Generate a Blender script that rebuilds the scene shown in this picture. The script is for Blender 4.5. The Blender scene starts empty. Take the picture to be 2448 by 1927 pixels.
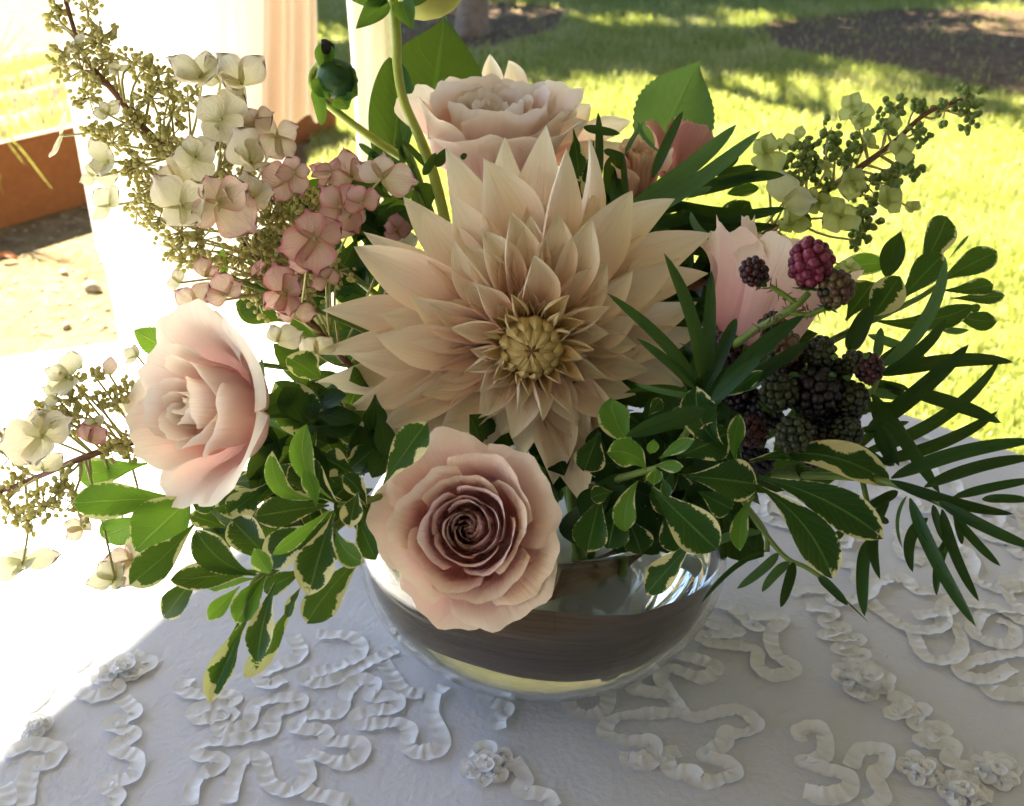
import bpy, math, random
import numpy as np
from mathutils import Vector, Matrix, Euler, noise as mnoise

random.seed(11)
RNG = np.random.default_rng(11)
scene = bpy.context.scene
COL = scene.collection
V = lambda *a: np.array(a, dtype=float)
rad = math.radians

# ------------------------------------------------------------------ camera
PW, PH, FPX = 2448.0, 1927.0, 2625.0
PITCH = rad(28.0)
TZ = 0.75                                   # table top height
CAM = V(-0.015, -0.438, TZ + 0.373)
FW = V(0, math.cos(PITCH), -math.sin(PITCH))
RT = V(1, 0, 0)
UP = np.cross(RT, FW)
cam_data = bpy.data.cameras.new('camera')
cam_data.sensor_width = 36.0
cam_data.lens = 18.0 / (PW / 2 / FPX)
cam_data.clip_start = 0.02
cam_data.clip_end = 400
cam_data.dof.use_dof = True
cam_data.dof.focus_distance = 0.47
cam_data.dof.aperture_fstop = 19.0
cam = bpy.data.objects.new('camera', cam_data)
COL.objects.link(cam)
cam.location = CAM
cam.rotation_euler = (math.pi / 2 - PITCH, 0, 0)
scene.camera = cam

# ------------------------------------------------------------------ world, sun, exposure
SUN_EL = rad(43.0)
SUN_AZ = V(-0.62, 0.785, 0); SUN_AZ /= np.linalg.norm(SUN_AZ)
SUN_DIR = SUN_AZ * math.cos(SUN_EL) + V(0, 0, math.sin(SUN_EL))
world = bpy.data.worlds.new('World')
scene.world = world
world.use_nodes = True
wn = world.node_tree
bg = wn.nodes['Background']
sky = wn.nodes.new('ShaderNodeTexSky')
sky.sky_type = 'NISHITA'
sky.sun_disc = False
sky.sun_elevation = SUN_EL
sky.sun_rotation = math.atan2(SUN_AZ[0], SUN_AZ[1])
sky.air_density = 0.6
sky.dust_density = 0.4
sky.ozone_density = 0.2
wn.links.new(sky.outputs[0], bg.inputs[0])
bg.inputs[1].default_value = 0.052
sl = bpy.data.lights.new('sun', 'SUN')
sl.energy = 5.0
sl.angle = rad(0.55)
sl.color = (1.0, 0.90, 0.70)
so = bpy.data.objects.new('sun', sl)
COL.objects.link(so)
so.location = (-4, 5, 6)
so.rotation_euler = Vector(SUN_DIR).to_track_quat('Z', 'Y').to_euler()
scene.view_settings.view_transform = 'Standard'
scene.view_settings.look = 'None'
scene.view_settings.gamma = 1.0
scene.view_settings.use_curve_mapping = False
scene.view_settings.exposure = 3.72
scene.render.engine = 'CYCLES'
cy = scene.cycles
cy.use_denoising = True
cy.use_adaptive_sampling = True
cy.adaptive_threshold = 0.02
cy.max_bounces = 12
cy.transmission_bounces = 10
cy.transparent_max_bounces = 12
cy.diffuse_bounces = 4
cy.sample_clamp_indirect = 8.0
cy.blur_glossy = 1.0

# ------------------------------------------------------------------ picture helpers: a pixel of the photograph and a depth give a point in the place
def ray(px, py):
    return FW + RT * ((px - PW / 2) / FPX) - UP * ((py - PH / 2) / FPX)
def at(p, d):
    return CAM + ray(*p) * d
def on_z(p, z=TZ):
    q = ray(*p)
    return CAM + q * ((z - CAM[2]) / q[2])
def on_plane(p, o, n):
    q = ray(*p)
    return CAM + q * (np.dot(o - CAM, n) / np.dot(q, n))
def view(x, y, t):
    """a direction given as right, up, towards the camera"""
    v = RT * x + UP * y - FW * t
    return v / np.linalg.norm(v)
def zoom(x0, y0, s):
    return lambda x, y: (x0 + x * s, y0 + y * s)
R1 = zoom(0, 0, .3805); R2 = zoom(700, 0, .3806); R3 = zoom(1400, 0, .4829)
R4 = zoom(0, 600, .3805); R5 = zoom(700, 250, .4978); R6 = zoom(1600, 500, .4099)
S1 = zoom(0, 1000, .4098); S2 = zoom(800, 950, .3512); S3 = zoom(1300, 900, .529)
S4 = zoom(0, 1400, .5641); S5 = zoom(1100, 1350, .6212); S6 = zoom(820, 1300, .4424)
QQ = zoom(1900, 800, .3513)
ZS = {R1: .3805, R2: .3806, R3: .4829, R4: .3805, R5: .4978, R6: .4099, S1: .4098, S2: .3512, S3: .529, S4: .5641, S5: .6212, S6: .4424, QQ: .3513}

# ------------------------------------------------------------------ object helpers
def nrm(v):
    return v / (np.linalg.norm(v) + 1e-12)
def put(o, parent=None):
    COL.objects.link(o)
    if parent is not None:
        o.parent = parent
    return o
def tag(o, label=None, cat=None, group=None, kind=None):
    if label: o['label'] = label
    if cat: o['category'] = cat
    if group: o['group'] = group
    if kind: o['kind'] = kind
    return o
def thing(name, loc, label, cat, group=None):
    o = bpy.data.objects.new(name, None)
    o.empty_display_size = .01
    o.location = loc
    put(o)
    return tag(o, label, cat, group)
def root_loc(p):
    l = V(0, 0, 0)
    while p is not None:
        l = l + V(*p.location)
        p = p.parent
    return l
def mesh_from(name, verts, faces, uv=None, smooth=True):
    me = bpy.data.meshes.new(name)
    verts = np.asarray(verts, dtype=np.float32).reshape(-1, 3)
    faces = np.asarray(faces, dtype=np.int32)
    nf, k = faces.shape
    me.vertices.add(len(verts)); me.vertices.foreach_set('co', verts.ravel())
    me.loops.add(nf * k); me.loops.foreach_set('vertex_index', faces.ravel())
    me.polygons.add(nf)
    me.polygons.foreach_set('loop_start', np.arange(0, nf * k, k, dtype=np.int32))
    me.polygons.foreach_set('use_smooth', np.full(nf, smooth, dtype=bool))
    me.update(calc_edges=True)
    if uv is not None:
        l = me.uv_layers.new(name='UVMap')
        l.data.foreach_set('uv', np.asarray(uv, dtype=np.float32)[faces.ravel()].ravel())
    return me
def obj_from(name, me, mat, parent=None):
    if mat is not None and not me.materials:
        me.materials.append(mat)
    return put(bpy.data.objects.new(name, me), parent)
def mesh_obj(name, verts, faces, mat, parent=None, uv=None, smooth=True):
    verts = np.asarray(verts, dtype=float).reshape(-1, 3)
    if parent is not None:
        verts = verts - root_loc(parent)
    return obj_from(name, mesh_from(name, verts, faces, uv, smooth), mat, parent)
def grid_faces(nv, nu, close=False):
    a = np.arange(nv * nu).reshape(nv, nu)
    if close:
        b = np.concatenate([a, a[:, :1]], 1)
    else:
        b = a
    return np.stack([b[:-1, :-1], b[:-1, 1:], b[1:, 1:], b[1:, :-1]], -1).reshape(-1, 4)
def grid_obj(name, P, mat, parent=None, close=False):
    nv, nu = P.shape[:2]
    u, v = np.meshgrid(np.linspace(0, 1, nu), np.linspace(0, 1, nv))
    return mesh_obj(name, P, grid_faces(nv, nu, close), mat, parent, np.stack([u, v], -1).reshape(-1, 2))
def spline(pts, n):
    """Catmull-Rom through the points"""
    p = np.asarray(pts, dtype=float)
    if len(p) == 2:
        return p[0] + (p[1] - p[0]) * np.linspace(0, 1, n)[:, None]
    p = np.vstack([2 * p[0] - p[1], p, 2 * p[-1] - p[-2]])
    m = len(p) - 3
    out = []
    for t in np.linspace(0, m, n):
        i = min(int(t), m - 1); f = t - i
        a, b, c, d = p[i:i + 4]
        out.append(.5 * ((2 * b) + (c - a) * f + (2 * a - 5 * b + 4 * c - d) * f * f + (3 * b - a - 3 * c + d) * f ** 3))
    return np.array(out)
def tube_grid(pts, r, n=24, k=8):
    c = spline(pts, n)
    r = np.interp(np.linspace(0, 1, n), np.linspace(0, 1, len(r)), r) if hasattr(r, '__len__') else np.full(n, r)
    t = np.gradient(c, axis=0); t /= np.linalg.norm(t, axis=1)[:, None] + 1e-9
    ref = V(0.3, 0.2, 1.0) if abs(t[:, 2]).mean() < .9 else V(1, .1, 0)
    s = np.cross(t, ref); s /= np.linalg.norm(s, axis=1)[:, None] + 1e-9
    b = np.cross(t, s)
    a = np.linspace(0, 2 * math.pi, k, endpoint=False)
    return c[:, None] + r[:, None, None] * (s[:, None] * np.cos(a)[None, :, None] + b[:, None] * np.sin(a)[None, :, None])
def tube(name, pts, r, mat, parent=None, n=24, k=8):
    return grid_obj(name, tube_grid(pts, r, n, k), mat, parent, close=True)
class Bag:
    """collects pieces of one mesh"""
    def __init__(s): s.v = []; s.f = []; s.n = 0
    def add(s, v, f):
        v = np.asarray(v, dtype=float).reshape(-1, 3); f = np.asarray(f)
        if f.shape[1] == 3: f = np.concatenate([f, f[:, 2:]], 1)
        s.v.append(v); s.f.append(f + s.n); s.n += len(v)
    def tube(s, pts, r, n=6, k=5):
        g = tube_grid(pts, r, n, k); s.add(g, grid_faces(n, k, True))
    def build(s, name, mat, parent=None, smooth=True):
        v = np.concatenate(s.v); f = np.concatenate(s.f)
        if parent is not None: v = v - root_loc(parent)
        me = bpy.data.meshes.new(name)
        me.from_pydata(v.tolist(), [], [list(dict.fromkeys(q)) for q in f.tolist()])
        me.polygons.foreach_set('use_smooth', np.full(len(me.polygons), smooth, dtype=bool))
        return obj_from(name, me, mat, parent)
def sphere_vf(nr=5, ns=8):
    vs = [(0, 0, -1)]
    for i in range(1, nr):
        a = math.pi * i / nr - math.pi / 2
        for j in range(ns):
            b = 2 * math.pi * j / ns
            vs.append((math.cos(a) * math.cos(b), math.cos(a) * math.sin(b), math.sin(a)))
    vs.append((0, 0, 1))
    fs = []
    for j in range(ns):
        fs.append((0, 1 + (j + 1) % ns, 1 + j, 1 + j))
        o = 1 + (nr - 2) * ns
        fs.append((o + j, o + (j + 1) % ns, len(vs) - 1, len(vs) - 1))
        for i in range(nr - 2):
            p = 1 + i * ns
            fs.append((p + j, p + (j + 1) % ns, p + ns + (j + 1) % ns, p + ns + j))
    return np.array(vs, dtype=float), np.array(fs)
SPH_V, SPH_F = sphere_vf(5, 7)
def frame(z, ref=None):
    """3x3 with columns x, y, z"""
    z = nrm(np.asarray(z, dtype=float))
    r = V(0, 0, 1) if ref is None else np.asarray(ref, dtype=float)
    if abs(np.dot(nrm(r), z)) > .98: r = V(1, 0, 0)
    x = nrm(np.cross(r, z)); y = np.cross(z, x)
    return np.stack([x, y, z], 1)
def place(name, me, mat, parent, loc, rot3, sc=1.0):
    """a piece that shares its mesh with its likes; loc is in the world"""
    o = obj_from(name, me, mat, parent)
    m = Matrix(np.asarray(rot3).tolist()).to_4x4() @ Matrix.Diagonal((*(sc if hasattr(sc, '__len__') else (sc, sc, sc)), 1))
    m.translation = Vector(loc - (root_loc(parent) if parent is not None else 0))
    o.matrix_local = m
    return o
def sm(a, b, x):
    t = np.clip((x - a) / (b - a), 0, 1)
    return t * t * (3 - 2 * t)

# ------------------------------------------------------------------ materials
class NT:
    def __init__(s, name):
        s.mat = bpy.data.materials.new(name); s.mat.use_nodes = True
        s.t = s.mat.node_tree; s.t.nodes.clear()
        s.out = s.t.nodes.new('ShaderNodeOutputMaterial')
    def n(s, typ, props=None, **ins):
        nd = s.t.nodes.new('ShaderNode' + typ)
        for k, v in (props or {}).items(): setattr(nd, k, v)
        for k, v in ins.items():
            key = int(k[1:]) if k[0] == 'i' and k[1:].isdigit() else k.replace('_', ' ')
            sk = nd.inputs[key]
            if isinstance(v, bpy.types.NodeSocket): s.t.links.new(v, sk)
            elif isinstance(v, bpy.types.Node): s.t.links.new(v.outputs[0], sk)
            else:
                if isinstance(v, tuple) and len(v) == 3 and sk.type == 'RGBA': v = (*v, 1)
                sk.default_value = v
        return nd
    def m(s, op, a, b=0.0, c=0.0):
        return s.n('Math', {'operation': op}, i0=a, i1=b, i2=c).outputs[0]
    def mix(s, f, a, b, mode='MIX'):
        nd = s.n('Mix', {'data_type': 'RGBA', 'blend_type': mode})
        for i, v in ((0, f), (6, a), (7, b)):
            if isinstance(v, bpy.types.NodeSocket): s.t.links.new(v, nd.inputs[i])
            else: nd.inputs[i].default_value = (*v, 1) if isinstance(v, tuple) and len(v) == 3 else v
        return nd.outputs[2]
    def ramp(s, x, stops, interp='LINEAR'):
        nd = s.n('ValToRGB', i0=x); cr = nd.color_ramp; cr.interpolation = interp
        while len(cr.elements) < len(stops): cr.elements.new(.5)
        for e, (p, c) in zip(cr.elements, stops):
            e.position = p; e.color = (*c, 1) if len(c) == 3 else c
        return nd.outputs[0]
    def smooth(s, x, a, b):
        return s.n('MapRange', {'interpolation_type': 'SMOOTHSTEP'}, i0=x, i1=a, i2=b, i3=0.0, i4=1.0).outputs[0]
    def noise(s, vec, scale, detail=3.0, rough=.5):
        return s.n('TexNoise', Vector=vec, Scale=scale, Detail=detail, Roughness=rough).outputs[0]
    def uv(s):
        nd = s.n('SeparateXYZ', i0=s.n('TexCoord').outputs['UV'])
        return nd.outputs[0], nd.outputs[1]
    def obj(s): return s.n('TexCoord').outputs['Object']
    def geo(s): return s.n('NewGeometry').outputs['Position']
    def info(s, k): return s.n('ObjectInfo').outputs[k]
    def bump(s, h, dist, strength=1.0):
        return s.n('Bump', Height=h, Distance=dist, Strength=strength).outputs[0]
    def done(s, shader):
        s.t.links.new(shader if isinstance(shader, bpy.types.NodeSocket) else shader.outputs[0], s.out.inputs[0])
        return s.mat
def sheet_shader(t, col, rough=.5, transl=.3, tcol=None, spec=.3, normal=None, sheen=0.0):
    kw = {} if normal is None else {'Normal': normal}
    p = t.n('BsdfPrincipled', Base_Color=col, Roughness=rough, Specular_IOR_Level=spec, **kw)
    if sheen:
        p.inputs['Sheen Weight'].default_value = sheen
    tr = t.n('BsdfTranslucent', Color=tcol if tcol is not None else col, **kw)
    return t.done(t.n('MixShader', i0=transl, i1=p, i2=tr))
def plain(name, col, rough=.6, var=.15, scale=40., bump=0.0, spec=.4):
    t = NT(name)
    g = t.geo()
    nz = t.noise(g, scale, 4)
    c = t.mix(nz, tuple(x * (1 - var) for x in col), tuple(min(1, x * (1 + var)) for x in col))
    kw = {'Normal': t.bump(nz, bump)} if bump else {}
    return t.done(t.n('BsdfPrincipled', Base_Color=c, Roughness=rough, Specular_IOR_Level=spec, **kw))
def leaf_mat(name, dark, light, vein, transl=.35, rough=.4, varieg=0.0, cream=(.72, .68, .34), spec=.2, veins=1.0):
    t = NT(name)
    u, v = t.uv()
    d = t.m('ABSOLUTE', t.m('SUBTRACT', u, .5))
    rnd = t.info('Random')
    ob = t.obj()
    nz = t.noise(ob, 60., 3)
    base = t.mix(t.smooth(t.m('ADD', t.m('MULTIPLY', rnd, .7), t.m('MULTIPLY', nz, .5)), .2, 1.0), dark, light)
    sv = t.m('ABSOLUTE', t.m('SINE', t.m('MULTIPLY', t.m('SUBTRACT', v, t.m('MULTIPLY', d, .55)), 34.)))
    sv = t.m('MULTIPLY', t.m('SUBTRACT', 1., t.smooth(sv, 0., .22)), .32 * veins)
    mid = t.m('MULTIPLY', t.m('SUBTRACT', 1., t.smooth(d, .012, .04)), .75 * min(1, veins + .2))
    base = t.mix(t.m('MAXIMUM', sv, mid), base, vein)
    if varieg:
        e = t.m('MAXIMUM', t.m('MULTIPLY', d, 2.), t.m('MULTIPLY', t.m('SUBTRACT', v, .62), 2.35))
        n2 = t.n('TexNoise', Vector=t.n('CombineXYZ', i0=t.m('MULTIPLY', u, 3.), i1=t.m('MULTIPLY', v, 18.), i2=t.m('MULTIPLY', rnd, 40.)), Scale=1.6, Detail=4.0, Roughness=.65).outputs[0]
        e = t.m('ADD', e, t.m('MULTIPLY', t.m('SUBTRACT', n2, .5), .62))
        n3 = t.n('TexNoise', Vector=t.n('CombineXYZ', i0=t.m('SIGN', t.m('SUBTRACT', u, .5)), i1=t.m('MULTIPLY', v, 2.6), i2=t.m('MULTIPLY', rnd, 77.)), Scale=1.0, Detail=1.0).outputs[0]
        thr = t.m('SUBTRACT', 1.06, t.m('MULTIPLY', t.m('ADD', t.smooth(n3, .38, .72), .12), varieg * 2.3))
        mk = t.n('MapRange', i0=e, i1=thr, i2=t.m('ADD', thr, .05), i3=0.0, i4=1.0).outputs[0]
        base = t.mix(mk, base, cream)
    h = t.m('ADD', t.m('MULTIPLY', t.m('MAXIMUM', sv, mid), -1.), t.m('MULTIPLY', nz, .4))
    tc = t.mix(.5, base, (.30, .46, .03), 'MIX')
    return sheet_shader(t, base, rough, transl, tc, spec, t.bump(h, .0006))
def petal_mat(name, stops, tip_noise=.12, transl=.3, rough=.55, streak=.10, sheen=.1, edge=None, tinted=False):
    t = NT(name)
    u, v = t.uv()
    rnd = t.info('Random')
    ob = t.obj()
    nz = t.noise(ob, 45., 3)
    x = t.m('ADD', v, t.m('MULTIPLY', t.m('SUBTRACT', t.m('ADD', nz, t.m('MULTIPLY', rnd, .6)), .8), tip_noise * 2))
    c = t.ramp(x, stops)
    st = t.n('TexNoise', Vector=t.n('CombineXYZ', i0=t.m('MULTIPLY', u, 26.), i1=t.m('MULTIPLY', v, 1.6), i2=t.m('MULTIPLY', rnd, 9.)), Scale=1., Detail=3.0).outputs[0]
    c = t.mix(t.m('MULTIPLY', t.smooth(st, .45, .8), streak * 2.2), c, tuple(k * .72 for k in stops[0][1]))
    if edge is not None:
        d = t.m('MULTIPLY', t.m('ABSOLUTE', t.m('SUBTRACT', u, .5)), 2.)
        e = t.m('MAXIMUM', t.m('POWER', d, 3.), t.m('POWER', v, 4.))
        f = t.m('MULTIPLY', t.smooth(t.m('ADD', e, t.m('MULTIPLY', nz, .45)), .25, 1.35), t.info('Alpha') if tinted else .8)
        c = t.mix(f, c, edge)
    if tinted:
        c = t.mix(1., c, t.info('Color'), 'MULTIPLY')
    return sheet_shader(t, c, rough, transl, c, .25, t.bump(t.m('ADD', st, t.m('MULTIPLY', nz, .6)), .00045), sheen)

M = {}
M['dahlia'] = petal_mat('dahlia_petal', [(0, (.82, .38, .30)), (.22, (.89, .55, .42)), (.48, (.92, .70, .51)), (.8, (.92, .82, .60)), (1, (.92, .87, .65))], transl=.28, streak=.08)
M['dahlia_heart'] = petal_mat('dahlia_heart_petal', [(0, (.16, .09, .02)), (.45, (.44, .30, .08)), (1, (.70, .54, .22))], transl=.05, streak=.1)
M['dahlia_inner'] = petal_mat('dahlia_inner_petal', [(0, (.50, .30, .11)), (.4, (.70, .48, .22)), (1, (.80, .66, .36))], transl=.15, streak=.06)
M['rose'] = petal_mat('rose_petal', [(0, (.74, .30, .30)), (.4, (.85, .49, .46)), (.72, (.90, .65, .55)), (1, (.91, .77, .60))], transl=.28, streak=.025)
M['rose_mauve'] = petal_mat('rose_petal_mauve', [(0, (.74, .40, .44)), (.4, (.83, .50, .54)), (.8, (.88, .63, .61)), (1, (.90, .72, .65))], transl=.26, streak=.025)
M['rose_pale'] = petal_mat('rose_petal_pale', [(0, (.78, .36, .32)), (.4, (.84, .54, .47)), (.75, (.87, .69, .57)), (1, (.88, .80, .66))], transl=.32, streak=.025)
M['spray_rose'] = petal_mat('spray_rose_petal', [(0, (.56, .20, .14)), (.5, (.72, .36, .26)), (1, (.80, .60, .38))], transl=.25)
M['spray_pink'] = petal_mat('spray_rose_petal_pink', [(0, (.45, .14, .13)), (.5, (.60, .25, .22)), (1, (.66, .34, .27))], transl=.25)
M['floret'] = petal_mat('floret_petal', [(0, (.62, .62, .28)), (.35, (.78, .76, .50)), (1, (.84, .80, .62))], transl=.38, edge=(.62, .24, .24), tinted=True, sheen=0)
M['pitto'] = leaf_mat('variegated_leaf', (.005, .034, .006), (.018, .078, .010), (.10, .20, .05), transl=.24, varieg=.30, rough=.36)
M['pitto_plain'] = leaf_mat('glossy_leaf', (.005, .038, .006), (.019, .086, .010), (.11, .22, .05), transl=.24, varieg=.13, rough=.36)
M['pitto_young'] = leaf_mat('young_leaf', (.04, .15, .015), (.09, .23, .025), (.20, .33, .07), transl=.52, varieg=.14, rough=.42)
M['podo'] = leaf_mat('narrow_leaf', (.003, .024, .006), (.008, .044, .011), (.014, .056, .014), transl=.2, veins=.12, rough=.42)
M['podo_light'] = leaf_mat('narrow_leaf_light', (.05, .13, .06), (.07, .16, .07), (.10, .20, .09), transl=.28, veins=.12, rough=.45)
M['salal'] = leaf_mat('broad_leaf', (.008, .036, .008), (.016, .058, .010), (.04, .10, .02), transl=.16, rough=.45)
M['lemon'] = leaf_mat('lemon_leaf', (.04, .13, .06), (.07, .17, .07), (.10, .20, .09), transl=.3, rough=.5)
M['hydr_leaf'] = leaf_mat('hydrangea_leaf', (.05, .14, .02), (.07, .18, .03), (.20, .28, .08), transl=.4, rough=.5)
M['shade_dark_leaf'] = leaf_mat('leaf_darkened_as_shade', (.004, .022, .004), (.010, .045, .007), (.025, .07, .015), transl=.15, rough=.5, spec=.15)  # leaf colour darkened to stand in for shade inside the bouquet
M['stem_green'] = plain('stem_green', (.13, .20, .03), .45, .25, 90.)
M['stem_yellow'] = plain('stem_yellow_green', (.30, .36, .05), .4, .2, 60.)
M['stem_brown'] = plain('stem_brown', (.16, .07, .04), .6, .3, 120., .0004)
M['stem_olive'] = plain('stem_olive', (.42, .38, .14), .5, .25, 90.)
M['stem_dark'] = plain('stem_dark', (.03, .05, .02), .6, .3, 120.)
def bud_mat(name, a, b, tr):
    t = NT(name)
    c = t.mix(t.noise(t.geo(), 160., 3), a, b)
    return sheet_shader(t, c, .55, tr, c, .3)
M['bud_olive'] = bud_mat('flower_bud_olive', (.46, .45, .14), (.80, .74, .38), .5)
M['bud_green'] = bud_mat('flower_bud_green', (.12, .22, .04), (.30, .38, .10), .25)
M['sepal'] = leaf_mat('sepal', (.03, .10, .02), (.06, .16, .03), (.12, .22, .06), transl=.3, rough=.4, veins=.5)
M['bud_dark'] = plain('bud_dark', (.02, .06, .014), .6, .5, 160., .0006, .2)
M['bud_tip'] = plain('withered_tip', (.008, .006, .006), .6, .3, 200.)

# ================================================================== the setting
def ground_mat():
    t = NT('sandy_ground')
    g = t.geo()
    n1 = t.noise(g, 1.3, 4); n2 = t.noise(g, 14., 5, .65); n3 = t.noise(g, 90., 3)
    c = t.ramp(n2, [(.28, (.055, .035, .016)), (.5, (.13, .095, .045)), (.75, (.21, .16, .08))])
    c = t.mix(t.m('MULTIPLY', t.smooth(n3, .55, .75), .6), c, (.27, .215, .12))
    c = t.mix(t.m('MULTIPLY', t.smooth(n1, .5, .7), .35), c, (.16, .13, .06))
    h = t.m('ADD', n2, t.m('MULTIPLY', n3, .35))
    return t.done(t.n('BsdfPrincipled', Base_Color=c, Roughness=.9, Specular_IOR_Level=.1, Normal=t.bump(h, .02)))
def lawn_mat():
    t = NT('lawn_soil')
    g = t.geo()
    n2 = t.noise(g, 22., 5, .65); n1 = t.noise(g, 1.6, 3)
    c = t.ramp(n2, [(.3, (.045, .065, .012)), (.6, (.13, .155, .03)), (.8, (.23, .23, .07))])
    c = t.mix(t.m('MULTIPLY', t.smooth(n1, .5, .72), .4), c, (.24, .20, .08))
    return t.done(t.n('BsdfPrincipled', Base_Color=c, Roughness=.9, Specular_IOR_Level=.1, Normal=t.bump(n2, .02)))
def mulch_mat():
    t = NT('mulch')
    g = t.geo()
    n2 = t.noise(g, 26., 5, .7); n1 = t.noise(g, 3., 3)
    c = t.ramp(n2, [(.3, (.035, .02, .012)), (.55, (.11, .07, .04)), (.8, (.24, .16, .10))])
    return t.done(t.n('BsdfPrincipled', Base_Color=c, Roughness=.95, Specular_IOR_Level=.1, Normal=t.bump(n2, .03)))
def blob_sheet(name, pts, z, mat, n=90, wob=.25):
    """a closed irregular sheet lying at height z"""
    p = spline([*pts, pts[0]], n)[:-1]
    c = p.mean(0)
    out = [V(c[0], c[1], z)]
    for k, (x, y) in enumerate(p):
        w = 1 + wob * .2 * mnoise.noise(Vector((x * 2.3, y * 2.3, 3.1)))
        out.append(V(c[0] + (x - c[0]) * w, c[1] + (y - c[1]) * w, z))
    m = len(p)
    f = [(0, 1 + k, 1 + (k + 1) % m) for k in range(m)]
    o = mesh_obj(name, out, f, mat, smooth=False)
    return tag(o, kind='structure')
tag(mesh_obj('ground', [(-140, -120, 0), (140, -120, 0), (140, 160, 0), (-140, 160, 0)], [(0, 1, 2, 3)], ground_mat()), kind='structure')
LAWN = [(-.55, 1.2), (-.72, 3.2), (-.9, 4.6), (-1.3, 5.6), (-3.0, 7.5), (-6, 12), (-12, 30), (0, 38), (25, 40), (30, 2), (20, -12), (1.5, -8), (.5, -1.5)]
blob_sheet('lawn', LAWN, .004, lawn_mat(), 160, .0)
MULCH = [(2.35, 4.55), (1.95, 5.2), (1.45, 5.75), (1.5, 6.6), (2.6, 7.2), (4.2, 7.0), (5.4, 5.8), (4.5, 4.3), (3.2, 4.0)]
blob_sheet('mulch_bed', MULCH, .012, mulch_mat(), 80, .6)
RING = [(-.85, 5.9), (-.7, 6.9), (-.1, 7.5), (.35, 7.2), (.25, 6.4), (-.1, 5.85), (-.5, 5.6)]
blob_sheet('mulch_ring', RING, .012, bpy.data.materials['mulch'], 60, .6)

def inside(poly, x, y):
    r = np.zeros(len(x), bool)
    n = len(poly)
    for i in range(n):
        x1, y1 = poly[i]; x2, y2 = poly[(i + 1) % n]
        c = ((y1 > y) != (y2 > y)) & (x < (x2 - x1) * (y - y1) / (y2 - y1 + 1e-12) + x1)
        r ^= c
    return r
def blades(name, x, y, z, hmin, hmax, wid, mat, label, cat, lean=.6, seed=1, seg=2):
    r = np.random.default_rng(seed)
    n = len(x)
    a = r.uniform(0, 2 * math.pi, n); h = r.uniform(hmin, hmax, n); w = wid * r.uniform(.7, 1.3, n)
    la = r.uniform(0, 2 * math.pi, n); ll = h * r.uniform(.1, lean, n)
    b = np.stack([x, y, np.full(n, z)], 1)
    s = np.stack([np.cos(a), np.sin(a), np.zeros(n)], 1) * w[:, None] / 2
    l = np.stack([np.cos(la), np.sin(la), np.zeros(n)], 1)
    up = V(0, 0, 1)
    m = b + up * (h * .62)[:, None] + l * (ll * .35)[:, None]
    t = b + up * (h * .95)[:, None] + l * ll[:, None]
    v = np.stack([b - s, b + s, m + s * .8, m - s * .8, t], 1).reshape(-1, 3)
    k = np.arange(n)[:, None] * 5
    f = np.concatenate([k + np.array([[0, 1, 2, 2]]), k + np.array([[0, 2, 3, 3]]), k + np.array([[3, 2, 4, 4]])])[:, :3]
    uv = np.tile(np.array([[0, 0], [1, 0], [1, .6], [0, .6], [.5, 1]], dtype=float), (n, 1))
    uv[:, 0] = uv[:, 0] * .05 + np.repeat(r.uniform(0, .95, n), 5)
    o = mesh_obj(name, v, f, mat, None, uv, smooth=False)
    return tag(o, label, cat, kind='stuff')
def grass_mat(name, a, b, dry):
    t = NT(name)
    u, v = t.uv()
    g = t.geo()
    c = t.mix(u, a, b)
    c = t.mix(t.m('MULTIPLY', t.smooth(t.m('ADD', t.noise(g, 2.2, 3), t.m('MULTIPLY', u, .25)), .58, .85), .75), c, dry)
    return sheet_shader(t, c, .5, .42, t.mix(.35, c, (.42, .46, .05)), .3)
M['grass'] = grass_mat('grass_blades', (.155, .19, .045), (.27, .295, .09), (.42, .38, .21))
N = 230000
r = np.random.default_rng(5)
gy = 1.1 + 7.2 * r.random(N) ** .8
gx = (r.random(N) * 1.35 - .42) * (gy + .6) * .62
patch = np.array([mnoise.noise(Vector((a * 1.7, b * 1.7, 0))) for a, b in zip(gx[::1], gy[::1])])
ok = inside(LAWN, gx, gy) & (r.random(N) < .75 + patch * .9)
mm = inside(MULCH, gx, gy) | inside(RING, gx, gy)
ok &= ~(mm & (r.random(N) < .93))

blades('grass', gx[ok], gy[ok], .0, .018, .058, .0048, M['grass'], 'sunlit lawn grass with dappled tree shade behind the table', 'grass', seed=3)

# pebbles, twigs and dry leaves on the sand
gm = plain('pebble', (.22, .18, .12), .85, .5, 9., .001)
bag = Bag()
r2 = np.random.default_rng(8)
for _ in range(2600):
    y = r2.uniform(1.0, 5.2); x = r2.uniform(-.62, -.12) * (y + .45) * 1.05 - .0
    s = r2.uniform(.003, .009) * (1 + (r2.random() < .05) * 1.4)
    if r2.random() < .18:
        a = r2.uniform(0, 6.28); L = r2.uniform(.015, .05)
        d = V(math.cos(a), math.sin(a), r2.uniform(-.05, .2)) * L
        bag.tube([V(x, y, .004), V(x, y, .004) + d], r2.uniform(.001, .0025), 2, 4)
    else:
        m = Matrix.Rotation(r2.uniform(0, 6), 3, 'Z')
        v = (SPH_V * V(1, r2.uniform(.5, .9), r2.uniform(.3, .6)) * s * (1 + r2.normal(0, .1, (len(SPH_V), 1)))) @ np.array(m)
        bag.add(v + V(x, y, s * .25), SPH_F)
tag(bag.build('gravel', gm), 'small pebbles and twigs strewn over the sunlit sandy ground', 'gravel', kind='stuff')
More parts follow.
